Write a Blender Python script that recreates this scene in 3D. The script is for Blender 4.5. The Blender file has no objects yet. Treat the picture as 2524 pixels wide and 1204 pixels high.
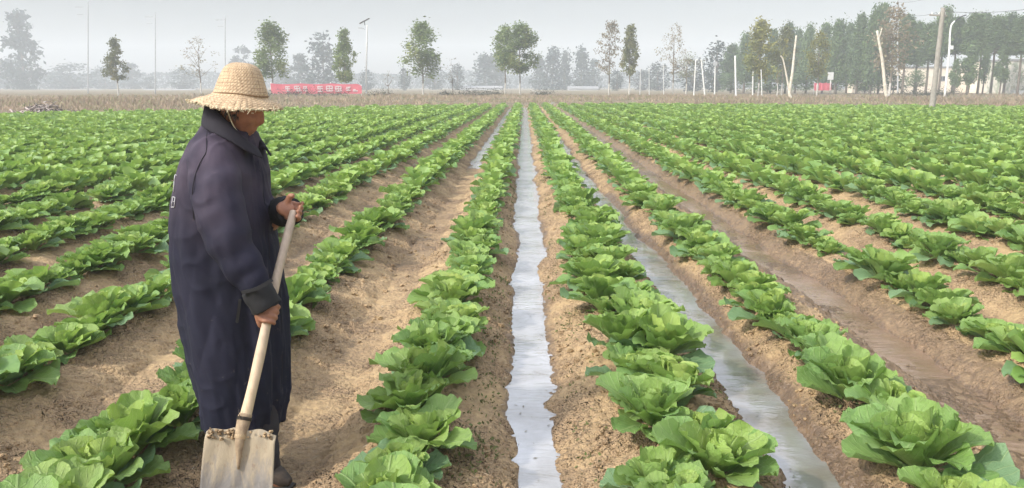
import bpy, math, random
import numpy as np
from mathutils import Vector, Matrix
rad = math.radians
SC = bpy.context.scene
COL = SC.collection

# ------------------------------------------------------------------ camera, sky, sun, exposure
CAM_H, PITCH, YAW, FPX = 1.6, 11.1, 0.87, 1980.0
cam = bpy.data.cameras.new('camera'); camo = bpy.data.objects.new('camera', cam); COL.objects.link(camo)
camo.location = (0, 0, CAM_H); camo.rotation_euler = (rad(90 - PITCH), 0, rad(YAW))
cam.sensor_width = 36; cam.lens = 36 * FPX / 2524; cam.clip_start = .05; cam.clip_end = 6000
SC.camera = camo
SC.render.resolution_x, SC.render.resolution_y = 1024, 488
SUN_EL, SUN_AZ = 40.0, 238.0       # azimuth clockwise from +Y: light comes from the left and a little from behind
w = bpy.data.worlds.new('World'); SC.world = w; w.use_nodes = True
wn = w.node_tree.nodes; wl = w.node_tree.links
bg = wn['Background']; bg.inputs['Strength'].default_value = 0.15
sky = wn.new('ShaderNodeTexSky'); sky.sky_type = 'NISHITA'; sky.sun_disc = False
sky.sun_elevation = rad(SUN_EL); sky.sun_rotation = rad(SUN_AZ)
sky.air_density = 1.0; sky.dust_density = 1.5; sky.ozone_density = 1.0
hs = wn.new('ShaderNodeHueSaturation'); hs.inputs['Saturation'].default_value = .30; hs.inputs['Value'].default_value = 1.2
wl.new(sky.outputs[0], hs.inputs['Color']); gz_ = wn.new('ShaderNodeSeparateXYZ'); tc_ = wn.new('ShaderNodeTexCoord'); mr_ = wn.new('ShaderNodeMapRange'); wl.new(tc_.outputs['Generated'], gz_.inputs[0]); wl.new(gz_.outputs[2], mr_.inputs['Value'])
for k_, v_ in (('From Min', .12), ('From Max', .75), ('To Min', .52), ('To Max', 2.75)): mr_.inputs[k_].default_value = v_
vm_ = wn.new('ShaderNodeVectorMath'); vm_.operation = 'SCALE'; wl.new(hs.outputs[0], vm_.inputs[0]); wl.new(mr_.outputs[0], vm_.inputs['Scale']); wl.new(vm_.outputs[0], bg.inputs['Color'])   # hazy sky: brighter overhead
sl = bpy.data.lights.new('sun', 'SUN'); sl.energy = 3.1; sl.angle = rad(2.5); sl.color = (1, .93, .82)
so = bpy.data.objects.new('sun', sl); COL.objects.link(so)
sd = Vector((math.sin(rad(SUN_AZ)) * math.cos(rad(SUN_EL)), math.cos(rad(SUN_AZ)) * math.cos(rad(SUN_EL)), math.sin(rad(SUN_EL))))
so.rotation_euler = sd.to_track_quat('Z', 'Y').to_euler(); so.location = (-20, -10, 30)
vs = SC.view_settings; vs.view_transform = 'Standard'; vs.look = 'None'; vs.exposure = 0.2; vs.gamma = 1
SC.cycles.max_bounces = 6; SC.cycles.transparent_max_bounces = 12; SC.cycles.volume_bounces = 3
SC.cycles.use_denoising = True

# ------------------------------------------------------------------ helpers
RNG = np.random.default_rng(7); random.seed(7)
_cm = camo.rotation_euler.to_matrix()
def at(px, py, Y):                                   # where the sight line through a photo pixel meets the plane y = Y
    d = _cm @ Vector(((px - 1262) / FPX, -(py - 602) / FPX, -1)); t = Y / d.y
    return Vector((d.x * t, Y, CAM_H + d.z * t))
_T = RNG.random(4096)
def vnoise(x, y, s=0):
    xi = np.floor(x).astype(np.int64); yi = np.floor(y).astype(np.int64); fx = x - xi; fy = y - yi
    fx = fx * fx * (3 - 2 * fx); fy = fy * fy * (3 - 2 * fy)
    def h(a, b): return _T[((a * 73856093) ^ (b * 19349663) ^ (s * 83492791)) & 4095]
    return ((h(xi, yi) * (1 - fx) + h(xi + 1, yi) * fx) * (1 - fy) + (h(xi, yi + 1) * (1 - fx) + h(xi + 1, yi + 1) * fx) * fy) * 2 - 1
def fbm(x, y, o=4, s=0, g=.5):
    r = 0; a = 1
    for k in range(o):
        r = r + a * vnoise(x + 17.3 * k, y - 9.1 * k, s + k); x = x * 2.03; y = y * 2.03; a *= g
    return r
def sstep(a, b, x):
    t = np.clip((x - a) / (b - a), 0, 1); return t * t * (3 - 2 * t)

def mesh(name, V, F, mat=None, smooth=True, uv=None, attrs=None):
    V = np.asarray(V, dtype=np.float32); me = bpy.data.meshes.new(name)
    if isinstance(F, np.ndarray):
        n = F.shape[1]; me.vertices.add(len(V)); me.vertices.foreach_set('co', V.ravel())
        me.loops.add(F.size); me.loops.foreach_set('vertex_index', F.ravel().astype(np.int32))
        me.polygons.add(len(F)); me.polygons.foreach_set('loop_start', np.arange(0, F.size, n, dtype=np.int32))
        me.update(calc_edges=True)
    else:
        me.from_pydata(V.tolist(), [], [tuple(int(i) for i in f) for f in F])
    me.validate()
    if smooth: me.polygons.foreach_set('use_smooth', np.ones(len(me.polygons), bool))
    if uv is not None:
        l = me.uv_layers.new(name='UVMap'); idx = np.empty(len(me.loops), np.int32); me.loops.foreach_get('vertex_index', idx)
        l.data.foreach_set('uv', np.asarray(uv, np.float32)[idx].ravel())
    for k, v in (attrs or {}).items():
        a = me.attributes.new(k, 'FLOAT', 'POINT'); a.data.foreach_set('value', np.asarray(v, np.float32))
    if mat: me.materials.append(mat)
    return me
def link(name, me, parent=None, loc=(0, 0, 0), label=None, cat=None, group=None, kind=None):
    o = bpy.data.objects.new(name, me); COL.objects.link(o); o.location = loc
    if parent: o.parent = parent
    if label: o['label'] = label
    if cat: o['category'] = cat
    if group: o['group'] = group
    if kind: o['kind'] = kind
    return o
class MB:                                            # collects shapes for ONE mesh
    def __init__(s): s.V = []; s.F = []; s.n = 0
    def add(s, V, F):
        V = [tuple(v) for v in V]; s.V += V; s.F += [tuple(i + s.n for i in f) for f in F]; s.n += len(V); return s
    def box(s, c, d, rot=None):
        c = Vector(c); V = []
        for x in (-1, 1):
            for y in (-1, 1):
                for z in (-1, 1):
                    p = Vector((x * d[0] / 2, y * d[1] / 2, z * d[2] / 2)); p = rot @ p if rot else p; V.append(p + c)
        return s.add(V, [(0, 1, 3, 2), (4, 6, 7, 5), (0, 4, 5, 1), (2, 3, 7, 6), (0, 2, 6, 4), (1, 5, 7, 3)])
    def tube(s, P, R, n=8, flat=1.0, up=None):
        P = [Vector(p) for p in P]; V = []; F = []
        prev = Vector(up) if up else Vector((0, 0, 1))
        for i, p in enumerate(P):
            t = (P[min(i + 1, len(P) - 1)] - P[max(i - 1, 0)]).normalized()
            a = prev - t * prev.dot(t)
            if a.length < 1e-3: a = Vector((1, 0, 0)) - t * t.x
            if a.length < 1e-3: a = Vector((0, 1, 0)) - t * t.y
            a.normalize(); b = t.cross(a); prev = a
            r = R[i] if hasattr(R, '__len__') else R
            for k in range(n):
                q = 2 * math.pi * k / n; V.append(p + a * (math.cos(q) * r) + b * (math.sin(q) * r * flat))
        for i in range(len(P) - 1):
            for k in range(n): F.append((i * n + k, i * n + (k + 1) % n, (i + 1) * n + (k + 1) % n, (i + 1) * n + k))
        F.append(tuple(range(n))[::-1]); F.append(tuple((len(P) - 1) * n + k for k in range(n)))
        return s.add(V, F)
    def me(s, name, mat, smooth=True): return mesh(name, s.V, s.F, mat, smooth)
def curve(P, R, k=5):                                # Catmull-Rom through the points
    P = [Vector(p) for p in P]; Q = [P[0] * 2 - P[1]] + P + [P[-1] * 2 - P[-2]]; o = []; r = []
    for i in range(len(P) - 1):
        a, b, c, d = Q[i:i + 4]
        for j in range(k):
            t = j / k
            o.append(.5 * ((2 * b) + (c - a) * t + (2 * a - 5 * b + 4 * c - d) * t * t + (3 * b - a - 3 * c + d) * t ** 3)); r.append(R[i] * (1 - t) + R[i + 1] * t)
    o.append(P[-1]); r.append(R[-1]); return o, r
def remesh(mb, vox, smooth=4, fac=.5):
    me = mb.me('tmp', None); o = bpy.data.objects.new('tmp', me); COL.objects.link(o)
    m = o.modifiers.new('r', 'REMESH'); m.mode = 'VOXEL'; m.voxel_size = vox
    if smooth: m = o.modifiers.new('s', 'SMOOTH'); m.iterations = smooth; m.factor = fac
    dg = bpy.context.evaluated_depsgraph_get(); out = bpy.data.meshes.new_from_object(o.evaluated_get(dg))
    bpy.data.objects.remove(o); bpy.data.meshes.remove(me)
    out.polygons.foreach_set('use_smooth', np.ones(len(out.polygons), bool)); return out
def getco(me):
    a = np.empty(len(me.vertices) * 3, np.float32); me.vertices.foreach_get('co', a); return a.reshape(-1, 3)
def getno(me):
    a = np.empty(len(me.vertices) * 3, np.float32); me.vertex_normals.foreach_get('vector', a); return a.reshape(-1, 3)

# node helper: N(tree).tex(...) etc.
def new_mat(name):
    m = bpy.data.materials.new(name); m.use_nodes = True; nt = m.node_tree
    return m, nt, nt.nodes['Principled BSDF']
def nd(nt, t, ins=None, **kw):
    n = nt.nodes.new(t)
    for k, v in kw.items(): setattr(n, k, v)
    for k, v in (ins or {}).items():
        if isinstance(v, bpy.types.NodeSocket): nt.links.new(v, n.inputs[k])
        else: n.inputs[k].default_value = v
    return n
def rgb(*c): return (*c, 1.0)
def mixc(nt, f, a, b, mode='MIX'):
    n = nt.nodes.new('ShaderNodeMix'); n.data_type = 'RGBA'; n.blend_type = mode
    for i, v in ((0, f), (6, a), (7, b)):
        if isinstance(v, bpy.types.NodeSocket): nt.links.new(v, n.inputs[i])
        else: n.inputs[i].default_value = v
    return n.outputs[2]
def mth(nt, op, a, b=0.0, clamp=False):
    n = nt.nodes.new('ShaderNodeMath'); n.operation = op; n.use_clamp = clamp
    for i, v in ((0, a), (1, b)):
        if isinstance(v, bpy.types.NodeSocket): nt.links.new(v, n.inputs[i])
        else: n.inputs[i].default_value = v
    return n.outputs[0]
def noise(nt, scale, detail=4, rough=.55, vec=None, dist=0):
    n = nd(nt, 'ShaderNodeTexNoise', {'Scale': scale, 'Detail': detail, 'Roughness': rough, 'Distortion': dist})
    if vec is None: vec = nd(nt, 'ShaderNodeTexCoord').outputs['Object']
    nt.links.new(vec, n.inputs['Vector']); return n.outputs['Fac']
def rng_(nt, v, a, b, c=0.0, d=1.0):
    return nd(nt, 'ShaderNodeMapRange', {'Value': v, 'From Min': a, 'From Max': b, 'To Min': c, 'To Max': d}).outputs[0]
def attr(nt, name): return nd(nt, 'ShaderNodeAttribute', attribute_name=name).outputs['Fac']
def bump(nt, h, s, d, prev=None):
    ins = {'Height': h, 'Strength': s, 'Distance': d}
    if prev is not None: ins['Normal'] = prev
    return nd(nt, 'ShaderNodeBump', ins).outputs[0]
def simple(name, col, rough=.7, var=.25, scale=8, bs=0.0, bd=.01, metal=0.0, col2=None):
    m, nt, b = new_mat(name)
    f = rng_(nt, noise(nt, scale), .3, .7)
    c2 = col2 or tuple(c * (1 - var) for c in col)
    nt.links.new(mixc(nt, f, rgb(*col), rgb(*c2)), b.inputs['Base Color'])
    b.inputs['Roughness'].default_value = rough; b.inputs['Metallic'].default_value = metal
    if bs: nt.links.new(bump(nt, noise(nt, scale * 4), bs, bd), b.inputs['Normal'])
    return m

# ------------------------------------------------------------------ the field: ridges, furrows, water
ROWS = [-.46, -1.54, -2.57, -3.49, -4.46] + [-4.46 - .98 * k for k in range(1, 56)] + [.62, 1.56, 2.72, 3.6, 4.6] + [4.6 + 1.0 * k for k in range(1, 56)]
ROWS = np.array(sorted(ROWS))
CH = {0: ROWS.searchsorted(-1.0), 1: ROWS.searchsorted(0.04), 2: ROWS.searchsorted(1.1), 3: ROWS.searchsorted(2.2)}
CHX = {CH[1]: .035, CH[2]: 1.15, CH[3]: 2.24}
def edge(X): return np.interp(X, [-25, -14, 0, 30], [37, 47, 62, 53])
def height(X, Y):
    Xw = X + .035 * fbm(X * 1.1, Y * 1.3, 3, 3) * np.minimum(1, Y / 3) + .012 * vnoise(X * 9, Y * 9, 31)
    i = np.clip(ROWS.searchsorted(Xw), 1, len(ROWS) - 1)
    a = ROWS[i - 1]; b = ROWS[i]; c = (a + b) / 2
    hw = np.full_like(Xw, .11); fl = np.full_like(Xw, .018); crest = np.full_like(Xw, .15)
    m = i == CH[1]; c = np.where(m, .035 + .012 * np.sin(Y * .9), c)
    hw = np.where(m, np.interp(Y, [2, 3, 4.2, 7, 12], [.072, .085, .10, .125, .165]), hw); fl = np.where(m, -.05, fl)
    m = i == CH[2]; c = np.where(m, np.interp(Y, [2, 3.2, 5, 9, 16], [1.15, 1.18, 1.2, 1.12, 1.03]) + .02 * np.sin(Y * 1.9), c)
    hw = np.where(m, np.interp(Y, [2, 4, 5.5, 8, 14], [.115, .125, .14, .125, .11]), hw); fl = np.where(m, -.04, fl)
    m = i == CH[3]; c = np.where(m, 2.3, c); hw = np.where(m, .125, hw); fl = np.where(m, -.006 + .008 * vnoise(X * 4, Y * 1.6, 88), fl)
    m = i == CH[0]; fl = np.where(m, np.interp(Y, [14, 19], [.018, -.03]), fl)
    s = np.abs(Xw - c); S = np.where(Xw < c, c - a, b - c)
    u = np.clip((s - hw) / (S - hw), 0, 1)
    z = np.where(s < hw, fl * (1 - (s / hw) ** 2) + np.where(fl > 0, fl * (s / hw) ** 2, 0), 0)
    base = np.where(fl > 0, fl, 0)
    z = np.where(s >= hw, base + (crest - base) * (1 - (1 - u) ** 1.7), z)
    rough = np.where(s < hw, .35, 1.0) * np.where(i == CH[1], .8, 1.0)
    cl = fbm(X * 8, Y * 8, 5, 11, .68); cr = np.abs(vnoise(X * 16, Y * 16, 5)) * -1 + .3; cr2 = .5 - np.abs(vnoise(X * 37, Y * 37, 6))
    lump_ = np.abs(vnoise(X * 24 + 2 * cl, Y * 24, 15)) ; z = z + rough * (.014 * cl + .018 * cr + .012 * cr2 + .020 * (.35 - lump_) * sstep(-.6, .6, vnoise(X * 1.9, Y * 1.9, 16))) + .012 * fbm(X * 1.7, Y * 1.7, 2, 21)
    e = edge(X); t = sstep(-2, 6, Y - e)
    far = .16 * np.clip((Y - e) / 6, 0, 1) + .34 * sstep(2, 22, Y - e) + .07 * fbm(X * .35, Y * .35, 3, 8) * (Y > e)
    z = z * (1 - t) + far * t
    return z, i, s, hw, e
def gz(x, y): return float(height(np.array([float(x)]), np.array([float(y)]))[0][0])

def lines(f, lim, step0, grow):
    o = [f]; 
    while o[-1] < lim: o.append(o[-1] + max(step0, grow * o[-1]))
    return o
ys = np.array(lines(1.6, 130, .010, .0046) + [140, 155, 175, 200, 240, 300, 400, 600])
ys = np.concatenate([[-60, -20, -6, -2, 0, .6, 1.1, 1.4], ys])
xr = [0.0]
while xr[-1] < 90: xr.append(xr[-1] + (.014 if xr[-1] < 3.2 else .03 if xr[-1] < 8 else .065 if xr[-1] < 20 else .13 if xr[-1] < 45 else .8))
xr += [100, 120, 150, 200, 300, 480]
xr = np.array(xr); xs = np.concatenate([-xr[:0:-1], xr]) + .02
GX, GY = np.meshgrid(xs, ys); GZ, GI, GS, GH, GE = height(GX, GY)
pat = fbm(GX * 1.2, GY * 1.2, 4, 40)
wetw = np.isin(GI, [CH[1], CH[2], CH[3]]) | ((GI == CH[0]) & (GY > 15))
wet = np.where(wetw, np.clip((.035 - GZ + .018 * pat) / .04, 0, 1), np.clip((.045 - GZ + .045 * pat) / .07, 0, 1) * .55)
wet = np.where((GI == CH[2]) & (GX > 1.1) & (GX < 1.5) & (GY < 12), np.maximum(wet, np.clip((.085 - GZ + .03 * pat) / .05, 0, 1)), wet)
wet = np.where((GI == CH[3]) & (GS < .3), np.maximum(wet, .75 + .25 * (GS < GH * 1.1)), wet)
weed = sstep(-1.5, 2.5, GY - GE)
nx, ny = len(xs), len(ys); ii = np.arange(nx * ny).reshape(ny, nx)
GF = np.stack([ii[:-1, :-1], ii[:-1, 1:], ii[1:, 1:], ii[1:, :-1]], -1).reshape(-1, 4)

m_soil, nt, b = new_mat('soil')
n1 = noise(nt, 2.2, 5, .6); n2 = noise(nt, 22, 5, .65); n3 = noise(nt, 110, 3, .6)
dry = mixc(nt, rng_(nt, n2, .3, .7), rgb(.46, .325, .172), rgb(.29, .20, .108))
dry = mixc(nt, rng_(nt, n1, .35, .7, 0, .75), dry, rgb(.37, .245, .15))
dry = mixc(nt, rng_(nt, n3, .55, .75, 0, .45), dry, rgb(.55, .42, .27))
wetc = mixc(nt, rng_(nt, n2, .3, .7), rgb(.17, .112, .068), rgb(.105, .068, .04))
wf = mth(nt, 'ADD', attr(nt, 'wet'), rng_(nt, n2, .3, .7, -.16, .16), True)
c = mixc(nt, wf, dry, wetc)
wd = mixc(nt, rng_(nt, noise(nt, .5, 6, .65), .35, .65), rgb(.21, .14, .085), rgb(.13, .125, .06))
crk = rng_(nt, noise(nt, 75, 4, .7, dist=.6), .60, .70, 0, .45); c = mixc(nt, crk, c, rgb(.10, .063, .038)); c = mixc(nt, attr(nt, 'weed'), c, wd)
nt.links.new(c, b.inputs['Base Color'])
nt.links.new(rng_(nt, wf, .3, 1, .92, .3), b.inputs['Roughness'])
vo = nd(nt, 'ShaderNodeTexVoronoi', {'Vector': nd(nt, 'ShaderNodeTexCoord').outputs['Object'], 'Scale': 38.0}, feature='F1'); vh = rng_(nt, vo.outputs['Distance'], 0, .75, 1, 0)
vo2 = nd(nt, 'ShaderNodeTexVoronoi', {'Vector': nd(nt, 'ShaderNodeTexCoord').outputs['Object'], 'Scale': 95.0}, feature='F1'); vh2 = rng_(nt, vo2.outputs['Distance'], 0, .8, 1, 0)
msk = mth(nt, 'MULTIPLY', rng_(nt, n1, .35, .62), mth(nt, 'SUBTRACT', 1.0, mth(nt, 'MULTIPLY', wf, .6)))
bb = bump(nt, mth(nt, 'MULTIPLY', vh, msk), 1.0, .03); bb = bump(nt, mth(nt, 'MULTIPLY', vh2, msk), .9, .012, bb); bb = bump(nt, n3, .7, .007, bb); bb = bump(nt, noise(nt, 320, 2, .6), .4, .002, bb); nt.links.new(bb, b.inputs['Normal'])
link('ground', mesh('ground', np.stack([GX.ravel(), GY.ravel(), GZ.ravel()], 1), GF, m_soil, attrs={'wet': wet.ravel(), 'weed': weed.ravel()}), kind='structure')

def water_mat(name, c1, c2, rough, bs, met):
    m, nt, b = new_mat(name)
    nt.links.new(mixc(nt, rng_(nt, noise(nt, 2.5, 5, .6), .35, .65), rgb(*c1), rgb(*c2)), b.inputs['Base Color'])
    b.inputs['Roughness'].default_value = rough; b.inputs['IOR'].default_value = 1.38
    b.inputs['Metallic'].default_value = met
    mp = nd(nt, 'ShaderNodeMapping', {'Vector': nd(nt, 'ShaderNodeTexCoord').outputs['Object'], 'Scale': (3.2, 7.5, 1)}).outputs[0]
    pm = rng_(nt, noise(nt, .8, 2), .45, .62, .12, 1.0); bb = bump(nt, mth(nt, 'MULTIPLY', noise(nt, 1.0, 4, .6, mp, 1.6), pm), bs, .03)
    mp2 = nd(nt, 'ShaderNodeMapping', {'Vector': nd(nt, 'ShaderNodeTexCoord').outputs['Object'], 'Scale': (18, 46, 1)}).outputs[0]
    bb = bump(nt, noise(nt, 1.0, 3, .5, mp2, .6), bs * .7, .005, bb)
    nt.links.new(bb, b.inputs['Normal']); return m
mw1 = water_mat('irrigation_water', (.64, .64, .66), (.44, .43, .425), .045, .7, .5)
mw2 = water_mat('silty_water', (.47, .47, .485), (.31, .275, .23), .035, .35, .5)
mw3 = water_mat('muddy_water', (.36, .25, .18), (.24, .165, .11), .07, .7, .35)
def water(x0, x1, y0, y1, mat, z=0.0):
    yy = np.array(lines(y0, y1, .05, .02)); xx = np.linspace(x0, x1, 15); A, B = np.meshgrid(xx, yy)
    Z = np.full_like(A, z); idx = np.arange(A.size).reshape(A.shape)
    F = np.stack([idx[:-1, :-1], idx[:-1, 1:], idx[1:, 1:], idx[1:, :-1]], -1).reshape(-1, 4)
    link('water', mesh('water', np.stack([A.ravel(), B.ravel(), Z.ravel()], 1), F, mat), kind='structure')
water(-.36, .5, 1.5, 80, mw1); water(.72, 1.5, 1.5, 80, mw2, -.001); water(1.66, 2.65, 1.5, 80, mw3, .001); water(-1.4, -.56, 14, 80, mw1, .0005)

# ------------------------------------------------------------------ lettuces
def leaf(L, W, e0, e1, az, cup, ruf, nu, nv, off=.01, base_z=0.0, tw=0.0, rs=None):
    """one broad obovate leaf: a narrow pale stalk that opens into a rounded, crinkled blade"""
    rs = rs or random
    v = np.linspace(0, 1, nv); u = np.linspace(-1, 1, nu)
    el = e0 + (e1 - e0) * v ** 1.5; ds = L / (nv - 1)
    r = off + np.concatenate([[0], np.cumsum(np.cos((el[1:] + el[:-1]) / 2) * ds)])
    z = base_z + np.concatenate([[0], np.cumsum(np.sin((el[1:] + el[:-1]) / 2) * ds)])
    U, Vv = np.meshgrid(u, v)
    pk = .64; vb = .14                                # widest point and start of the blade
    shp = np.where(v < pk, .13 + .87 * sstep(vb - .1, pk, v) ** .8, 1.0)
    wd = W * shp
    Vb = Vv.copy()                                    # rows beyond the widest point fan round the tip
    t = np.clip((Vv - pk) / (1 - pk), 0, 1); th = np.pi / 2 * t
    X = U * wd[:, None]
    arc = np.sqrt(np.clip(1 - (np.abs(U) * .985) ** 2.1, 0, 1)) ** .9
    Ve = np.where(Vv > pk, pk + (Vv - pk) * (.12 + .88 * arc), Vv)
    p1, p2, p3, p4 = [rs.uniform(0, 6.3) for _ in range(4)]
    ed = np.abs(U) ** 2.5; tipf = sstep(.2, .6, Vv)
    sgn = np.sign(U)
    edge_s = np.where(Vv > pk, pk + (1 - np.abs(U)) * .8, Ve)    # running position along the rim
    ring = np.maximum(ed, t ** 2.5)
    rf = ruf * W * tipf * (ring * (np.sin(edge_s * 15 + p1 + sgn * 1.7) + .5 * np.sin(edge_s * 33 + p2 - sgn)) + .25 * np.sin(U * 5 + p3) * np.sin(Ve * 12 + p1) + .12 * np.sin(U * 11 + p4) * np.sin(Ve * 23 + p2))
    lat = X * np.cos(cup * np.abs(U)) * (1 + .05 * ring * np.sin(edge_s * 21 + p2))
    lift = np.abs(X) * np.sin(cup * np.abs(U)) + rf + .07 * W * np.abs(U) ** .6 * tipf
    lift = lift + W * .22 * t ** 2 * rs.uniform(-.5, 1.0)      # lip of the tip rolled in or out
    EL = np.interp(Ve, v, el)
    R = np.interp(Ve, v, r) - np.sin(EL) * lift; Z = np.interp(Ve, v, z) + np.cos(EL) * lift
    lat = lat + tw * W * Ve ** 2
    ca, sa = math.cos(az), math.sin(az)
    P = np.stack([R * ca - lat * sa, R * sa + lat * ca, Z], -1).reshape(-1, 3)
    idx = np.arange(nu * nv).reshape(nv, nu)
    F = np.stack([idx[:-1, :-1], idx[:-1, 1:], idx[1:, 1:], idx[1:, :-1]], -1).reshape(-1, 4)
    return P, F, np.stack([(X.ravel() / (2 * W)) + .5, Ve.ravel()], 1)
def lettuce(seed, nleaf, nu, nv, size=1.0):
    rs = random.Random(seed); Vs, Fs, Us, T = [], [], [], []; n = 0
    for k in range(nleaf):
        t = k / (nleaf - 1)                             # 0 heart .. 1 outermost
        az = k * 2.39996 + rs.uniform(-.4, .4)
        L = size * (.10 + .115 * t ** .7) * rs.uniform(.8, 1.18); W = L * rs.uniform(.30, .40)
        e0 = rad(85 - 46 * t ** .9 + rs.uniform(-9, 9)); e1 = rad(82 - 96 * t ** 1.05 + rs.uniform(-20, 20))
        if t < .3: e1 = rad(112 - 38 * rs.random())
        if t > .86: e0 = rad(rs.uniform(14, 26)); e1 = rad(rs.uniform(-22, -4)); L *= .86
        P, F, U = leaf(L, W, e0, e1, az, rs.uniform(.3, .8) * (1.3 - .75 * t), rs.uniform(.08, .19), nu, nv, .004 + .02 * t, .028 - .022 * t, rs.uniform(-.5, .5), rs)
        Vs.append(P); Fs.append(F + n); Us.append(U); T.append(np.full(len(P), 1.35 if t > .86 and rs.random() < .38 else min(1, max(0, t + rs.uniform(-.28, .28))))); n += len(P)
    return np.concatenate(Vs), np.concatenate(Fs), np.concatenate(Us), np.concatenate(T)
def leaf_mat(name, veins):
    m, nt, b = new_mat(name)
    geo = nd(nt, 'ShaderNodeNewGeometry').outputs['Position']
    t = attr(nt, 'tone'); pn = noise(nt, 1.6, 2, .5, geo); pl = noise(nt, 9, 3, .6, geo)
    oi = nd(nt, 'ShaderNodeObjectInfo').outputs['Random']; c = mixc(nt, t, mixc(nt, rng_(nt, oi, .5, 1, 0, .55), rgb(.39, .50, .12), rgb(.50, .55, .17)), rgb(.145, .27, .085)); old = rng_(nt, t, 1.1, 1.3)
    c = mixc(nt, rng_(nt, pl, .35, .7, 0, .5), c, rgb(.27, .44, .09))
    c = mixc(nt, rng_(nt, pn, .42, .7, 0, .45), c, rgb(.20, .34, .115))
    c = mixc(nt, old, c, rgb(.17, .29, .145))
    if veins:
        uvn = nd(nt, 'ShaderNodeTexCoord').outputs['UV']; sx = nd(nt, 'ShaderNodeSeparateXYZ', {0: uvn})
        au = mth(nt, 'ABSOLUTE', mth(nt, 'SUBTRACT', sx.outputs[0], .5)); v = sx.outputs[1]
        mid = rng_(nt, mth(nt, 'ADD', au, mth(nt, 'MULTIPLY', v, .02)), .018, .05, 1, 0)
        s = mth(nt, 'SINE', mth(nt, 'MULTIPLY', mth(nt, 'SUBTRACT', v, mth(nt, 'MULTIPLY', au, .75)), 46.0))
        side = rng_(nt, s, .86, 1.0, 0, .55)
        pet = rng_(nt, v, 0, .28, .75, 0)
        vein = mth(nt, 'MAXIMUM', mth(nt, 'MAXIMUM', mid, side), pet)
        c = mixc(nt, mth(nt, 'MULTIPLY', vein, .5), c, rgb(.42, .54, .24))
        cell = noise(nt, 26, 3, .6, uvn, .8)
        h = mth(nt, 'ADD', mth(nt, 'MULTIPLY', vein, -.8), cell)
        bn = bump(nt, h, .75, .006); bn = bump(nt, noise(nt, 45, 2, .6, geo), .4, .008, bn); nt.links.new(bn, b.inputs['Normal'])
    nt.links.new(c, b.inputs['Base Color'])
    b.inputs['Roughness'].default_value = .44; b.inputs['Specular IOR Level'].default_value = .38
    tr = nd(nt, 'ShaderNodeBsdfTranslucent', {'Color': mixc(nt, .5, c, rgb(.32, .50, .06))})
    mx = nd(nt, 'ShaderNodeMixShader', {0: .32, 1: b.outputs[0], 2: tr.outputs[0]})
    nt.links.new(mx.outputs[0], nt.nodes['Material Output'].inputs['Surface'])
    return m
m_leaf = leaf_mat('lettuce_leaf', True); m_leaf_far = leaf_mat('lettuce_leaf_far', False)
NEAR = []
for k in range(12):
    V, F, U, T = lettuce(100 + k, 27 + k % 5, 11, 13, 1.0)
    NEAR.append((V, F, U, T, mesh('lettuce', V, F, m_leaf, uv=U, attrs={'tone': T})))
MID = [lettuce(300 + k, 17, 4, 6, 1.1) for k in range(10)]
FARL = [lettuce(500 + k, 11, 3, 3, 1.25) for k in range(10)]
def inframe(x, y, z=.2, m=.0):
    v = _cm.transposed() @ (Vector((x, y, z)) - Vector((0, 0, CAM_H)))
    if v.z > -.2: return False
    px = 1262 - v.x / v.z * FPX; py = 602 + v.y / v.z * FPX
    return -m < px < 2524 + m and py < 1204 + m * 4
spots = []
for ri, rx in enumerate(ROWS):
    y = 2.0 + random.uniform(0, .2); ymax = float(edge(rx)) - .5
    while y < ymax:
        half = .75 * y + 3
        lim = .265 if y < 12 else .245
        if abs(rx) < half:
            spots.append((rx + random.gauss(0, .03 if y < 12 else .05) + (random.choice((-.09, .10)) if rx == .62 and y < 9 else 0), y, ri, random.random() < .945 or (y < 5 and rx in (-1.54, -.46))))
        y += lim * random.uniform(.74, 1.24) * (.72 if rx == .62 and y < 9 else 1)
vis = sorted([s for s in spots if s[3] and s[1] < 13.5 and inframe(s[0], s[1], .25, 60)], key=lambda s: s[1])[:298]
visset = set((s[0], s[1]) for s in vis)
ORD = ['front', '2nd', '3rd'] + ['%dth' % k for k in range(4, 21)] + ['21st', '22nd', '23rd'] + ['%dth' % k for k in range(24, 31)] + ['31st', '32nd', '33rd'] + ['%dth' % k for k in range(34, 41)] + ['41st', '42nd', '43rd'] + ['%dth' % k for k in range(44, 60)]
NTH = ['first', 'second', 'third', 'fourth', 'fifth', 'sixth', 'seventh', 'eighth', 'ninth', 'tenth', 'eleventh', 'twelfth']
zero = int(ROWS.searchsorted(0.0)); cnt = {}
for (x, y, ri, _) in vis:
    cnt[ri] = cnt.get(ri, 0) + 1; k = cnt[ri]
    side = 'left' if ri < zero else 'right'; n = (zero - ri) if ri < zero else (ri - zero + 1)
    me = random.choice(NEAR)[4]
    sc = random.uniform(.74, 1.3) * (1.10 if abs(x) < 4.2 else 1.22)
    lab = ('front lettuce' if k == 1 else ORD[k - 1] + ' lettuce from the front') + ' in the %s row %s of the central channel' % (NTH[n - 1], side)
    o = link('lettuce_plant', me, None, (x, y, gz(x, y) - .012), 'leafy green ' + lab if k == 1 else 'green ' + lab, 'lettuce', 'lettuces in rows on the ridges')
    o.rotation_euler = (random.gauss(0, .09), random.gauss(0, .09), random.uniform(0, 6.28)); o.scale = (sc * random.uniform(.93, 1.07), sc, sc * random.uniform(.78, 1.05))
rest = [s for s in spots if s[3] and (s[0], s[1]) not in visset]
RX = np.array([s[0] for s in rest]); RY = np.array([s[1] for s in rest]); RZ = height(RX, RY)[0]
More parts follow.
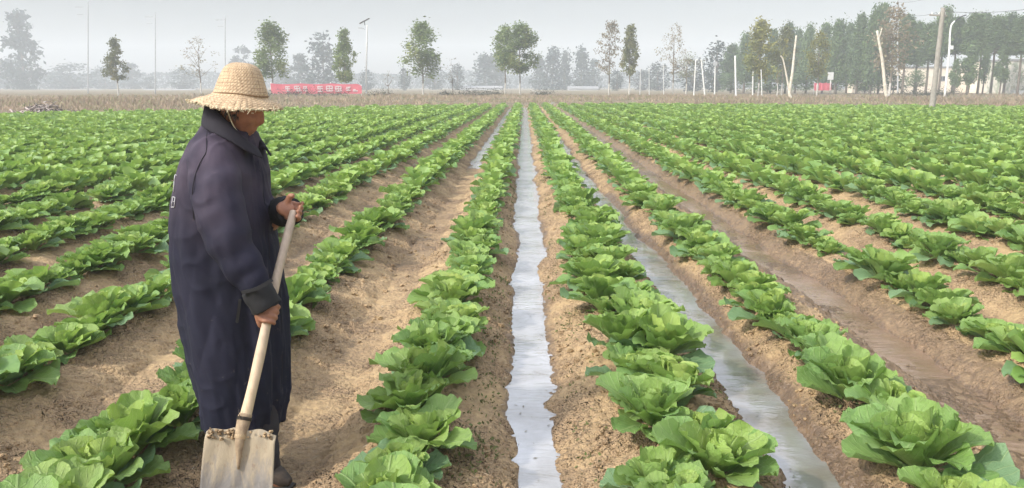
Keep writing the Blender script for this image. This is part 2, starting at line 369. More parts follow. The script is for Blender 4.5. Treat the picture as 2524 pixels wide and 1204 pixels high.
def field(sel, templ, mat, name, label):
    Vs, Fs, Ts, n = [], [], [], 0
    for j in sel:
        V, F, U, T = templ[random.randrange(len(templ))][:4]
        a = random.uniform(0, 6.28); s = random.uniform(.95, 1.3) * (1.12 if RY[j] < 12 else 1.14) * (1.0 if abs(RX[j]) < 4.2 else 1.08); ca, sa = math.cos(a) * s, math.sin(a) * s
        P = np.stack([V[:, 0] * ca - V[:, 1] * sa + RX[j], V[:, 0] * sa + V[:, 1] * ca + RY[j], V[:, 2] * s * random.uniform(.9, 1.2) + RZ[j] - .01], 1)
        Vs.append(P.astype(np.float32)); Fs.append(F + n); Ts.append(T); n += len(V)
    return np.concatenate(Vs), np.concatenate(Fs), np.concatenate(Ts)
g1 = field(np.where(RY < 5)[0], [t[:4] for t in NEAR], None, '', ''); g2 = field(np.where((RY >= 5) & (RY < 27))[0], MID, None, '', ''); g3 = field(np.where(RY >= 27)[0], FARL, None, '', '')
Vs = np.concatenate([g1[0], g2[0], g3[0]]); Fs = np.concatenate([g1[1], g2[1] + len(g1[0]), g3[1] + len(g1[0]) + len(g2[0])]); Ts = np.concatenate([g1[2], g2[2], g3[2]])
link('lettuce_crop', mesh('lettuce_crop', Vs, Fs, m_leaf_far, attrs={'tone': Ts}), label='dense green rows of lettuces filling the middle and far field', cat='crop', kind='stuff')

# loose clods of dry soil between the rows
def lump(seed):
    rs = np.random.default_rng(seed); P = []
    for a in (-.8, 0, .8):
        for k in range(6): q = k * math.pi / 3 + a; P.append((math.cos(q) * math.cos(a), math.sin(q) * math.cos(a), math.sin(a)))
    P += [(0, 0, -1), (0, 0, 1)]; P = np.array(P) * rs.uniform(.6, 1.1, (20, 1)); P[:, 2] *= .7
    F = [(i * 6 + k, i * 6 + (k + 1) % 6, (i + 1) * 6 + (k + 1) % 6, (i + 1) * 6 + k) for i in range(2) for k in range(6)]
    F += [(18, (k + 1) % 6, k, k) for k in range(6)] + [(19, 12 + k, 12 + (k + 1) % 6, 12 + (k + 1) % 6) for k in range(6)]
    return P, [tuple(dict.fromkeys(f)) for f in F]
LP = [lump(k) for k in range(8)]
Vs, Fs, n = [], [], 0
N = 26000; yy = 1.9 * np.exp(RNG.random(N) * math.log(14 / 1.9)); xx = (RNG.random(N) * 2 - 1) * (yy * .72)
zz, i_, s_, h_, _e = height(xx, yy)
for k in range(N):
    if zz[k] < .012 or (i_[k] == CH[3] and s_[k] < .24): continue
    if vnoise(np.array([xx[k] * 1.4]), np.array([yy[k] * 1.4]), 77)[0] < -.25: continue
    P, F = LP[k % 8]; r = (.0025 + .019 * RNG.random() ** 5) * (1 + yy[k] * .05); a = RNG.random() * 6.28
    Q = P * r; Q = np.stack([Q[:, 0] * math.cos(a) - Q[:, 1] * math.sin(a) + xx[k], Q[:, 0] * math.sin(a) + Q[:, 1] * math.cos(a) + yy[k], Q[:, 2] + zz[k] + r * .3], 1)
    Vs.append(Q); Fs += [tuple(i + n for i in f) for f in F]; n += 20
me = mesh('soil_clods', np.concatenate(Vs), Fs, m_soil, False)
link('soil_clods', me, label='small dry crumbs of soil scattered over the ridges and furrows', cat='soil', kind='stuff')

# ------------------------------------------------------------------ the farmer
def fold_disp(me, amp, sx, sz, seed=0, axis=2):
    co = getco(me); no = getno(me)
    ang = np.arctan2(co[:, 1] - co[:, 1].mean(), co[:, 0] - co[:, 0].mean())
    d = fbm(ang * sx, co[:, 2] * sz + ang * .8, 3, seed) * amp + fbm(co[:, 0] * 14 + co[:, 2] * 9, co[:, 1] * 14 - co[:, 2] * 7, 2, seed + 4) * amp * .35
    me.vertices.foreach_set('co', (co + no * d[:, None]).ravel()); me.update(); return me
FY = 3.06
person = link('person', None, None, (-1.02, FY, gz(-1.02, FY)), 'farmer in a dark navy coat and woven straw hat leaning over a shovel handle', 'person')
PO = Vector(person.location)
def fix(me):                                         # world-space mesh -> space of the person root
    me.transform(Matrix.Translation(-PO)); return me
# cloth materials
m_coat, nt, b = new_mat('navy_cloth')
ob = nd(nt, 'ShaderNodeTexCoord').outputs['Object']
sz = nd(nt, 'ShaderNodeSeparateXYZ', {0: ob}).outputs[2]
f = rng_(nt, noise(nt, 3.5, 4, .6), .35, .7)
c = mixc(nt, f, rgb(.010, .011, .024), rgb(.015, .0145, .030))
fade_lit = mth(nt, 'MULTIPLY', rng_(nt, sz, .95, 1.35), rng_(nt, noise(nt, 5, 3), .35, .6))  # purple fading on the shoulders, with their sunlit lightness painted in
c = mixc(nt, mth(nt, 'MULTIPLY', fade_lit, .55), c, rgb(.115, .088, .118))
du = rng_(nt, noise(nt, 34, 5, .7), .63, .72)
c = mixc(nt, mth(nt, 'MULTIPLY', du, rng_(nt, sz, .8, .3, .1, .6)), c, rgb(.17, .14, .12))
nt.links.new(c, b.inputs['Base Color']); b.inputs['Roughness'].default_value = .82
b.inputs['Specular IOR Level'].default_value = .25
nt.links.new(bump(nt, noise(nt, 420, 2), .25, .001, bump(nt, noise(nt, 22, 4, .6), .35, .006)), b.inputs['Normal'])
m_cuff = simple('black_cuff_cloth', (.010, .010, .012), .85, .3, 30, .3, .003)
m_coll = simple('navy_collar_cloth', (.016, .014, .024), .85, .3, 20, .3, .003)
m_trou = simple('dusty_trouser_cloth', (.016, .014, .02), .9, .4, 12, .4, .004, col2=(.026, .02, .02))
m_skin, nt, b = new_mat('weathered_skin')
nt.links.new(mixc(nt, rng_(nt, noise(nt, 40, 4), .3, .7), rgb(.36, .17, .10), rgb(.25, .11, .065)), b.inputs['Base Color'])
b.inputs['Roughness'].default_value = .55; b.inputs['Subsurface Weight'].default_value = .08; b.inputs['Subsurface Radius'].default_value = (.02, .008, .004)
nt.links.new(bump(nt, noise(nt, 160, 3), .35, .002), b.inputs['Normal'])

# handle line (used by hands and shovel)
H0 = at(599, 1046, 2.60); H1 = at(723, 520, 3.0); HD = (H1 - H0).normalized()
def on_handle(py):
    lo, hi = -0.2, 1.3
    for _ in range(40):
        m = (lo + hi) / 2; p = H0 + (H1 - H0) * m; v = _cm.transposed() @ (p - Vector((0, 0, CAM_H))); q = 602 + v.y / v.z * FPX
        if q > py: lo = m
        else: hi = m
    return H0 + (H1 - H0) * lo
# --- body: head, neck, trunk, arms, hands and legs as one surface
hc = at(590, 272, FY); hc = Vector((hc.x, FY, hc.z))
fwd = Vector((math.cos(rad(14)) * math.cos(rad(17)), -math.sin(rad(14)) * math.cos(rad(17)), -math.sin(rad(17))))
sid = Vector((math.sin(rad(14)), math.cos(rad(14)), 0)); upv = sid.cross(fwd); upv = upv if upv.z > 0 else -upv
def headpt(a, e):                                    # a = azimuth from the face, e = elevation
    f = math.cos(e) * math.cos(a); s = math.cos(e) * math.sin(a); u = math.sin(e)
    g = lambda x, c, w: math.exp(-((x - c) / w) ** 2)
    F = .092; S = .074; U = .112
    x, y, z = f * F, s * S, u * U
    low = max(0, -u)
    y *= 1 - .30 * low; x *= (1 - .10 * low) if f > 0 else (1 - .22 * low)
    if f > 0:
        k = f ** 2
        x += .017 * g(a, 0, .15) * g(e, -.16, .17) * 1.0        # nose tip
        x += .014 * g(a, 0, .12) * g(e, .06, .2)                # bridge
        x += .009 * k * g(e, .30, .12) * g(abs(a), .35, .35)    # brow
        x -= .012 * g(abs(a), .42, .17) * g(e, .13, .10)        # eye socket
        x += .006 * g(abs(a), .42, .10) * g(e, .12, .05)        # eyeball
        x += .007 * g(abs(a), .62, .25) * g(e, -.14, .2)        # cheekbone
        x -= .006 * g(abs(a), .62, .22) * g(e, -.5, .16)        # cheek hollow
        x += .009 * g(a, 0, .30) * g(e, -.50, .07)              # upper lip
        x += .009 * g(a, 0, .26) * g(e, -.64, .07)              # lower lip
        x -= .005 * g(a, 0, .30) * g(e, -.575, .03)             # mouth line
        x += .013 * g(a, 0, .34) * g(e, -.98, .2)               # chin
    return hc + fwd * x + sid * y + upv * z
mb = MB(); NA, NE = 72, 52; V = []; F = []
for j in range(1, NE):
    e = -math.pi / 2 + math.pi * j / NE
    for i in range(NA): V.append(headpt(-math.pi + 2 * math.pi * i / NA, e))
for j in range(NE - 2):
    for i in range(NA): F.append((j * NA + i, j * NA + (i + 1) % NA, (j + 1) * NA + (i + 1) % NA, (j + 1) * NA + i))
F.append(tuple(range(NA))[::-1]); F.append(tuple((NE - 2) * NA + i for i in range(NA))); mb.add(V, F)
for s in (-1, 1):                                    # ears
    ec = hc - fwd * .008 + sid * (s * .073) - upv * .012
    P, R = curve([ec - upv * .028 + fwd * .004, ec - upv * .006 - fwd * .004, ec + upv * .018 - fwd * .008, ec + upv * .028 + fwd * .002], [.007, .012, .014, .008]); mb.tube(P, R, 10, .6)
nk = hc - fwd * .035 - upv * .07
chest = at(545, 400, FY + .02); belly = at(560, 620, FY + .03); pelv = at(575, 800, FY + .05)
P, R = curve([hc - fwd * .02 - upv * .02, nk, at(556, 330, FY + .01), chest], [.055, .054, .056, .09]); mb.tube(P, R, 18)
P, R = curve([at(548, 350, FY + .01), chest, belly, pelv], [.06, .10, .12, .12]); mb.tube(P, R, 20, 1.15, (1, 0, 0))
shR = at(523, 385, 2.92); elR = at(572, 612, 2.82); wrR = at(650, 742, 2.80)
shL = at(560, 385, 3.22); elL = at(628, 560, 3.24); wrL = at(700, 522, 3.05)
pR = on_handle(772); pL = on_handle(528)
for sh, el, wr in ((shR, elR, wrR), (shL, elL, wrL)):
    P, R = curve([chest + (sh - chest) * .4, sh, el, wr], [.05, .048, .040, .028]); mb.tube(P, R, 14)
def hand(wr, p, d, side_hint, off0, lens, flip):
    e1 = side_hint - d * side_hint.dot(d); e1.normalize(); e2 = d.cross(e1) * flip
    pal = p + e1 * .034 - e2 * .004
    P, R = curve([wr, wr * .45 + pal * .55, pal, pal + e2 * .002], [.027, .026, .030, .026]); mb.tube(P, R, 12, 1.25, tuple(d))
    for k in range(4):
        o = d * (off0 + .0205 * (k - 1.5)); L = lens[k]; rr = [.0104, .0102, .0094, .0078][k if 0 else 0] * (1, 1, .97, .86)[k]
        pts = [pal + o * .8 + e2 * .008]
        for a in (35, 75, 118, 158, 195):
            q = rad(a * L); pts.append(p + o + (e1 * math.cos(q) + e2 * math.sin(q)) * .0265)
        P, R = curve(pts, [rr * 1.15, rr * 1.1, rr, rr * .96, rr * .9, rr * .72], 4); mb.tube(P, R, 9)
    o = d * (off0 + .043)
    pts = [pal + d * .016 - e2 * .008]
    for a in (-38, -75, -112):
        q = rad(a); pts.append(p + o * (.75 if a == -38 else 1.0) + (e1 * math.cos(q) + e2 * math.sin(q)) * .027)
    P, R = curve(pts, [.0145, .013, .0115, .009], 4); mb.tube(P, R, 9)
hand(wrR, pR, -HD, (wrR - pR) + Vector((-.03, -.03, .0)), .004, (.95, 1.0, .93, .8), -1)
hand(wrL, pL + HD * .02, HD, (wrL - pL) + Vector((-.03, .0, .03)), 0.0, (1.0, 1.02, .95, .82), -1)
foot = []
LEGS = []
for (px, Yh, Yk, Ya) in ((641, 3.10, 3.07, 2.97), (578, 3.15, 3.13, 3.08)):
    x = at(px, 1100, 3.0).x; a = Vector((x + .01, Ya, gz(x, Ya) + .075)); k = Vector((x - .005, Yk, .43)); h = Vector((x - .03, Yh, .68)); LEGS.append((h, k, a))
    mb.tube([h, k, a], [.065, .05, .036], 14); foot.append(a)
    P, R = curve([a + Vector((-.045, 0, -.02)), a + Vector((.03, -.005, -.03)), a + Vector((.07, -.02, -.05)), a + Vector((.10, -.025, -.055))], [.032, .036, .028, .018]); mb.tube(P, R, 12)
body = remesh(mb, .0042, 2, .4); body.materials.append(m_skin); link('body', fix(body), person)

# --- hair: short grey fringe under the hat, and brows
m_hair = simple('grey_hair', (.10, .085, .075), .7, .5, 60, .4, .003)
mb = MB(); rs = random.Random(4)
for k in range(420):
    a = rs.uniform(1.1, 5.18) - math.pi * 0; e = rs.uniform(-.12, .55)
    p = headpt(a if a < math.pi else a - 2 * math.pi, e); n = (p - hc).normalized()
    q = p + n * .006 - upv * rs.uniform(.012, .026) + fwd * rs.uniform(-.008, .008); mb.tube([p, (p + q) / 2 + n * .004, q], [.0022, .002, .0006], 4)
link('hair', fix(mb.me('hair', m_hair)), person)
for s in (-1, 1):
    mb = MB(); P, R = curve([headpt(s * .18, .27) + fwd * .001, headpt(s * .42, .33) + fwd * .001, headpt(s * .68, .27) + fwd * .001], [.0022, .003, .0014], 5); mb.tube(P, R, 6); link('eyebrow', fix(mb.me('eyebrow', m_hair)), person)
m_eye, nt, b = new_mat('eye_white'); b.inputs['Base Color'].default_value = rgb(.6, .55, .5); b.inputs['Roughness'].default_value = .2
for s in (-1, 1):
    c0 = headpt(s * .42, .12) - fwd * .004; mb = MB(); P, R = curve([c0 - sid * .010, c0, c0 + sid * .010], [.001, .0048, .001], 4); mb.tube(P, R, 8)
    e = link('eye', fix(mb.me('eye', m_eye)), person)

# --- trousers and shoes
mb = MB()
for h, k, a in LEGS:
    P, R = [h, h.lerp(k, .5), k, k.lerp(a, .35), k.lerp(a, .7), a + Vector((0, 0, .02)), a + Vector((0, 0, -.02))], [.07, .07, .068, .068, .068, .070, .066]
    mb.tube(P, R, 22)
tr = remesh(mb, .008, 3); tr.materials.append(m_trou); fold_disp(tr, .006, 1.5, 22, 3); link('trousers', fix(tr), person)
m_shoe = simple('muddy_canvas_shoe', (.022, .02, .02), .85, .4, 30, .5, .004, col2=(.07, .05, .035))
m_sole = simple('rubber_sole', (.03, .03, .03), .7)
for i in (0, 1):
    a = foot[i]; mb = MB()
    P, R = curve([a + Vector((-.055, 0, -.028)), a + Vector((-.02, 0, -.01)), a + Vector((.05, -.008, -.025)), a + Vector((.09, -.02, -.040)), a + Vector((.125, -.028, -.050))], [.036, .048, .044, .034, .016]); mb.tube(P, R, 16)
    sh = remesh(mb, .006, 3); sh.materials.append(m_shoe); s_ = link('shoe', fix(sh), person)
    so_ = MB(); so_.tube(*curve([a + Vector((-.07, 0, -.07)), a + Vector((.04, -.008, -.07)), a + Vector((.13, -.028, -.07))], [.04, .05, .03]), 14, .22, (0, 1, 0)); link('sole', fix(so_.me('sole', m_sole)), s_)

# --- coat: trunk, sleeves and collar stand as one cloth surface
LV = [(282, 512, 585, .075), (300, 500, 606, .10), (325, 482, 622, .135), (350, 463, 632, .175), (390, 448, 639, .205), (430, 438, 646, .22), (480, 427, 653, .225), (560, 420, 668, .225),
      (640, 421, 684, .225), (720, 429, 698, .225), (800, 446, 704, .23), (880, 466, 706, .23), (960, 488, 705, .225), (1010, 498, 698, .22), (1046, 505, 692, .215)]
mb = MB(); n = 44; V = []; F = []
LVi = []
for a, b2 in zip(LV, LV[1:]):
    k = max(1, int((b2[0] - a[0]) / 20))
    for j in range(k): t = j / k; LVi.append([a[q] * (1 - t) + b2[q] * t for q in range(4)])
LVi.append(LV[-1])
for (py, xl, xr2, ry) in LVi:
    A = at(xl, py, FY); B = at(xr2, py, FY); cx = (A.x + B.x) / 2; rx = (B.x - A.x) / 2; z = A.z
    for k in range(n):
        q = 2 * math.pi * k / n; cq, sq = math.cos(q), math.sin(q); ex = .85
        V.append((cx + rx * math.copysign(abs(cq) ** ex, cq), FY + .035 + ry * math.copysign(abs(sq) ** ex, sq), z - .012 * sq))
m_ = len(LVi)
for j in range(m_ - 1):
    for k in range(n): F.append((j * n + k, (j + 1) * n + k, (j + 1) * n + (k + 1) % n, j * n + (k + 1) % n))
F.append(tuple(range(n))); F.append(tuple((m_ - 1) * n + k for k in range(n))[::-1]); mb.add(V, F)
P, R = curve([at(520, 372, 3.0), at(524, 400, 2.93), at(541, 500, 2.86), at(570, 605, 2.82), at(618, 685, 2.80), at(652, 735, 2.80)], [.07, .092, .098, .094, .074, .055], 6); mb.tube(P, R, 22)
P, R = curve([at(565, 385, 3.16), at(600, 440, 3.26), at(628, 530, 3.27), at(668, 528, 3.18), at(712, 524, 3.06)], [.07, .09, .08, .062, .05], 6); mb.tube(P, R, 22)
coat = remesh(mb, .0075, 5)
co = getco(coat); no = getno(coat)
ang = np.arctan2(co[:, 1] - FY, co[:, 0] + 1.04)
low = sstep(1.15, .45, co[:, 2])
d = -.007 + .010 * fbm(ang * 2.6, co[:, 2] * 1.6, 3, 51) * (.35 + low) + .006 * fbm(ang * 5 + co[:, 2] * 3, co[:, 2] * 6, 2, 52)
rdg = lambda x, y, s_: (1 - np.abs(vnoise(x, y, s_))) ** 5
d += .009 * rdg(ang * 1.7 + co[:, 2] * 1.3, co[:, 2] * 2.0 - ang * .7, 61) * (.45 + .55 * low) - .003
d -= .007 * rdg(ang * 2.3 - co[:, 2] * 2.2, co[:, 2] * 1.6 + ang, 62) * (.4 + .6 * low)
d += .004 * rdg(co[:, 0] * 11 + co[:, 2] * 7, co[:, 2] * 10 - co[:, 0] * 4, 63)
# creases round the elbow and above the cuff of the near sleeve
for (c0, w0, dr, fr) in ((elR, .13, Vector((.55, 0, -.8)), 60), (wrR, .10, Vector((.75, 0, -.65)), 90), (at(545, 440, 2.86), .12, Vector((.3, 0, -1)), 42)):
    r2 = ((co - np.array(c0)) ** 2).sum(1); ph = co @ np.array(dr) * fr + 1.6 * fbm(co[:, 0] * 9, co[:, 2] * 9, 2, 60); d += .006 * np.exp(-r2 / w0 ** 2) * np.sin(ph)
coat.vertices.foreach_set('co', (co + no * d[:, None]).ravel()); coat.update(); coat.materials.append(m_coat)
coat_o = link('coat', fix(coat), person)
# front skirt panel that hangs lower and forward, seams, collar, cuff, strap, lettering
def strip(pts, w0, t0, name, mat, nrm, parent=coat_o, sub=4):
    m2 = MB(); P, R = curve(pts, [1] * len(pts), sub); V = []; F = []
    for i, p in enumerate(P):
        t = (P[min(i + 1, len(P) - 1)] - P[max(0, i - 1)]).normalized(); s = t.cross(nrm).normalized(); nn = s.cross(t)
        for (u, v) in ((-1, -1), (1, -1), (1, 1), (-1, 1)): V.append(p + s * (u * w0 / 2) + nn * (v * t0 / 2))
    for i in range(len(P) - 1):
        for k in range(4): F.append((i * 4 + k, i * 4 + (k + 1) % 4, i * 4 + 4 + (k + 1) % 4, i * 4 + 4 + k))
    F += [(3, 2, 1, 0), tuple((len(P) - 1) * 4 + k for k in range(4))]; m2.add(V, F)
    return link(name, fix(m2.me(name, mat, False)), parent)
# collar: a turned-down band of cloth round the neck, open at the throat
V = []; F = []; nu_ = 40; prof = [(0, 0), (.35, .35), (.8, .75), (1.05, 1.0), (1.25, .8), (1.5, .35), (1.75, -.15)]
cb = at(560, 318, FY)
def collar_ring(t, r_, h_):
    q = -math.pi * .86 + 2 * math.pi * .86 * t       # 0 = nape, ends at the throat
    back = math.cos(q)                                # 1 at nape
    cx = -back * (.062 + .016 * r_) ; cy = math.sin(q) * (.070 + .018 * r_)
    z = .030 + .020 * back + h_ * (.062 * (.72 + .28 * back)) - .075 * (1 - back) / 2 - .04 * max(0, -back)
    return cb + Vector((cx + .018 + .035 * (1 - back) / 2, cy, z))
rings = [(0, 0), (.2, .5), (.6, .92), (1.1, 1.0), (1.7, .8), (2.2, .35), (2.7, -.15), (2.9, -.5), (2.5, -.52), (2.0, -.1), (1.5, .4), (.9, .7), (.3, .2)]
for i in range(nu_ + 1):
    for (r_, h_) in rings: V.append(collar_ring(i / nu_, r_, h_))
K = len(rings)
for i in range(nu_):
    for k in range(K): F.append((i * K + k, i * K + (k + 1) % K, (i + 1) * K + (k + 1) % K, (i + 1) * K + k))
F += [tuple(range(K))[::-1], tuple(nu_ * K + k for k in range(K))]
mb = MB(); mb.add(V, F); col_me = remesh(mb, .005, 2); col_me.materials.append(m_coll); link('collar', fix(col_me), coat_o)
# cuffs
for (w_, p_, e_, r0, nm) in ((wrR, pR, elR, .050, 0), (wrL, pL, elL, .051, 1)):
    if nm == 0: a, c_ = at(630, 708, 2.79), at(660, 758, 2.79)
    else: a, c_ = at(694, 523, 3.10), at(717, 521, 3.04)
    mb = MB(); ax = (c_ - a)
    P = [a, a + ax * .05, a + ax * .5, a + ax * .97, c_, c_ + ax * .02, a + ax * .7]; R = [r0 * .9, r0 * 1.12, r0 * 1.14, r0 * 1.08, r0 * 1.0, r0 * .86, r0 * .8]
    P2, R2 = curve(P[:5], R[:5], 4); mb.tube(P2 + P[5:], R2 + R[5:], 30)
    me = mb.me('cuff', m_cuff); fold_disp(me, .004, 2, 40, 9 + nm); link('cuff', fix(me), coat_o)
strip([at(596, 722, 2.735), at(632, 712, 2.725), at(672, 690, 2.74)], .012, .006, 'cuff_strap', m_cuff, Vector((0, -1, 0)))
strip([at(592, 738, 2.75), at(588, 770, 2.77), at(584, 795, 2.79)], .010, .004, 'cuff_strap', m_cuff, Vector((0, -1, 0)))
# shoulder seam and lettering found on the coat surface by casting onto it
bpy.context.view_layer.update()
from mathutils.bvhtree import BVHTree
cme = coat; cv = [Vector(v) + PO for v in getco(cme).tolist()]; cp = [tuple(p.vertices) for p in cme.polygons]
BV = BVHTree.FromPolygons(cv, cp)
CAMP = Vector((0, 0, CAM_H))
def on_coat(px, py, lift=.003):
    d = (at(px, py, FY) - CAMP).normalized(); h = BV.ray_cast(CAMP, d)
    return (h[0] + h[1] * lift) if h[0] else at(px, py, FY - .05)
m_seam = simple('dark_seam_thread', (.012, .010, .016), .9)
for pts in ([(511, 312), (509, 345), (508, 375), (497, 395), (482, 430), (474, 480), (478, 540)], [(640, 420), (652, 500), (662, 580), (664, 640)], [(690, 700), (694, 800), (696, 900), (690, 1010)]):
    mb = MB(); P, R = curve([on_coat(x, y, .0005) for x, y in pts], [.0016] * len(pts), 4); mb.tube(P, R, 6); link('seam', fix(mb.me('seam', m_seam)), coat_o)
m_let = simple('faded_white_print', (.62, .62, .64), .8, .25, 60)
mb = MB()
for (x0, y0, x1, y1) in ((433, 432, 431, 448), (431, 448, 429, 474), (434, 432, 437, 433), (427, 486, 433, 487), (433, 487, 431, 511), (427, 486, 425, 509), (424, 511, 431, 511), (428, 498, 430, 498)):
    a, c_ = on_coat(x0, y0, .0025), on_coat(x1, y1, .0025); mb.tube([a, c_], [.0016, .0016], 5)
link('printed_lettering', fix(mb.me('printed_lettering', m_let)), coat_o)

# --- straw hat
m_hat, nt, b = new_mat('woven_straw')
uvn = nd(nt, 'ShaderNodeTexCoord').outputs['UV']; sx = nd(nt, 'ShaderNodeSeparateXYZ', {0: uvn})
U_ = mth(nt, 'SINE', mth(nt, 'MULTIPLY', sx.outputs[0], 2 * math.pi * 46)); V_ = mth(nt, 'SINE', mth(nt, 'MULTIPLY', sx.outputs[1], 2 * math.pi * 19))
wv = mth(nt, 'MULTIPLY', U_, V_)
mp = nd(nt, 'ShaderNodeMapping', {'Vector': uvn, 'Scale': (60, 7, 1)}).outputs[0]; st = noise(nt, 1.0, 4, .65, mp)
mp = nd(nt, 'ShaderNodeMapping', {'Vector': uvn, 'Scale': (7, 60, 1)}).outputs[0]; st2 = noise(nt, 1.0, 3, .6, mp)
gap = mth(nt, 'MAXIMUM', rng_(nt, V_, -.82, -1, 0, 1), rng_(nt, U_, -.88, -1, 0, .8))
c = mixc(nt, rng_(nt, st, .35, .68), rgb(.60, .44, .275), rgb(.33, .22, .125))
c = mixc(nt, rng_(nt, st2, .45, .7, 0, .6), c, rgb(.68, .52, .32))
c = mixc(nt, mth(nt, 'MULTIPLY', gap, rng_(nt, noise(nt, 9, 3, .5, uvn), .35, .6, .1, .75)), c, rgb(.17, .10, .05))
nt.links.new(c, b.inputs['Base Color']); b.inputs['Roughness'].default_value = .62
nt.links.new(bump(nt, mth(nt, 'ADD', mth(nt, 'MULTIPLY', wv, .6), mth(nt, 'MULTIPLY', gap, -1.2)), .6, .0035), b.inputs['Normal'])
hb = at(582, 262, FY); hb = Vector((hb.x, FY - .005, hb.z))
PR = [(.0, .168), (.030, .1665), (.052, .160), (.068, .146), (.080, .120), (.090, .085), (.0965, .060), (.100, .045), (.104, .036), (.118, .025), (.140, .012), (.158, .003), (.168, -.006)]
PR = [(.001, .163), (.024, .161), (.046, .155), (.062, .143), (.073, .124), (.082, .100), (.090, .076), (.097, .054), (.1005, .042), (.105, .036), (.120, .028), (.140, .018), (.156, .007), (.168, -.004)]
tilt = Matrix.Rotation(rad(4.5), 3, 'Y') @ Matrix.Rotation(rad(-3), 3, 'X')
def hatme(pr, na, inner=0):
    pr2, _ = curve([(r, 0, z) for r, z in pr], [1] * len(pr), 4); V = []; UV = []; L = 0; Ls = [0]
    for i in range(1, len(pr2)): L += (pr2[i] - pr2[i - 1]).length; Ls.append(L)
    rim = [.010 * vnoise(np.array([k * .35]), np.array([3.3]), 90)[0] + .006 * vnoise(np.array([k * 1.9]), np.array([1.3]), 91)[0] for k in range(na)]
    for i, p in enumerate(pr2):
        f = max(0, (p.x - .12) / .048)
        for k in range(na + 1):
            q = 2 * math.pi * k / na; kk = k % na
            r = p.x * (1 + f * rim[kk] * 6 * .55) + inner * -.003; z = p.z + f * .010 * math.sin(q * 2 + 1) + f * .4 * rim[(kk * 3 + 7) % na] + .0028 * math.sin(q * 5 + p.z * 40) * (p.x / .17) - inner * .0035
            V.append(tilt @ Vector((r * math.cos(q) + .020 * min(1, max(0, z) / .05), r * math.sin(q), z)) + hb); UV.append((k / na, Ls[i] / Ls[-1]))
    idx = np.arange(len(pr2) * (na + 1)).reshape(len(pr2), na + 1)
    F = np.stack([idx[:-1, :-1], idx[1:, :-1], idx[1:, 1:], idx[:-1, 1:]], -1).reshape(-1, 4)
    return np.array([tuple(v) for v in V]), F, np.array(UV), rim
V, F, UV, rim = hatme(PR, 160); V2, F2, UV2, _ = hatme(PR, 160, 1)
hm = mesh('straw_hat', np.concatenate([V, V2]), np.concatenate([F, F2[:, ::-1] + len(V)]), m_hat, True, np.concatenate([UV, UV2]))
hat = link('straw_hat', fix(hm), person)
m_fray = simple('frayed_straw', (.72, .63, .42), .7, .35, 50)
mb = MB(); rs = random.Random(9)
for k in range(300):
    q = rs.uniform(0, 2 * math.pi); kk = int(q / (2 * math.pi) * 160) % 160
    r = .168 * (1 + rim[kk] * 3.3) ; z = -.004 + .010 * math.sin(q * 2 + 1) + .4 * rim[(kk * 3 + 7) % 160]
    a = Vector((r * math.cos(q), r * math.sin(q), z + rs.uniform(-.003, .004))); l = rs.uniform(.002, .0065) if rs.random() > .02 else rs.uniform(.014, .026)
    dv = Vector((math.cos(q + rs.uniform(-1.2, 1.2)), math.sin(q + rs.uniform(-1.2, 1.2)), rs.uniform(-.9, .35))).normalized() * l
    mb.tube([tilt @ (a - dv * .9) + hb, tilt @ (a + dv * .3) + hb, tilt @ (a + dv + Vector((0, 0, -l * .15))) + hb], [.0016, .0016, .0008], 4)
link('frayed_edge', fix(mb.me('frayed_edge', m_fray)), hat)
mb = MB(); ring = [tilt @ Vector((.1005 * math.cos(q) + .0185, .1005 * math.sin(q), .0435 + .002 * math.sin(3 * q))) + hb for q in [2 * math.pi * k / 60 for k in range(61)]]
mb.tube(ring, [.0022] * 61, 6); link('hat_band', fix(mb.me('hat_band', simple('dark_straw_band', (.25, .15, .07), .7, .4, 60))), hat)
mb = MB(); strap = [hb + tilt @ Vector(v) for v in ((-.005, -.088, .01), (.004, -.083, -.03), (.022, -.074, -.075), (.045, -.045, -.115), (.052, 0, -.125))]
P, R = curve(strap, [.0022] * 5, 5); mb.tube(P, R, 6); link('chin_cord', fix(mb.me('chin_cord', m_fray)), hat)

# ------------------------------------------------------------------ the shovel
shovel = link('shovel', None, None, (H0.x, H0.y, gz(H0.x, H0.y - .1)), 'mud caked square shovel with a pale wooden handle held by the farmer', 'shovel')
SO = Vector(shovel.location)
m_wood, nt, b = new_mat('handle_wood')
ob = nd(nt, 'ShaderNodeTexCoord').outputs['Object']
mp = nd(nt, 'ShaderNodeMapping', {'Vector': ob, 'Scale': (70, 70, 6)}).outputs[0]; g = noise(nt, 1.0, 4, .6, mp)
hz = nd(nt, 'ShaderNodeSeparateXYZ', {0: ob}).outputs[2]
c = mixc(nt, rng_(nt, g, .3, .7), rgb(.60, .46, .30), rgb(.46, .34, .21))
grey = mixc(nt, rng_(nt, g, .3, .7), rgb(.46, .37, .29), rgb(.35, .28, .22))  # shade on the upper handle, put into the wood colour as grey
c = mixc(nt, rng_(nt, mth(nt, 'ADD', hz, mth(nt, 'MULTIPLY', noise(nt, 12), .08)), .50, 1.05), c, grey)
nt.links.new(c, b.inputs['Base Color']); b.inputs['Roughness'].default_value = .6; nt.links.new(bump(nt, g, .3, .002), b.inputs['Normal'])
mb = MB(); HT = H1 - HD * .004
P = []; R = []
for k in range(26):
    t = k / 25; p = H0.lerp(HT, t) - HD * (.05 * (1 - t)) + Vector((.003 * math.sin(t * 7), 0, .0)); P.append(p); R.append(.0195 - .0045 * t + .0007 * math.sin(t * 23))
P.append(P[-1] + HD * .005); R.append(.008); mb.tube(P, R, 18)
me = mb.me('handle', m_wood); me.transform(Matrix.Translation(-SO)); link('handle', me, shovel)
m_blade, nt, b = new_mat('mud_caked_steel')
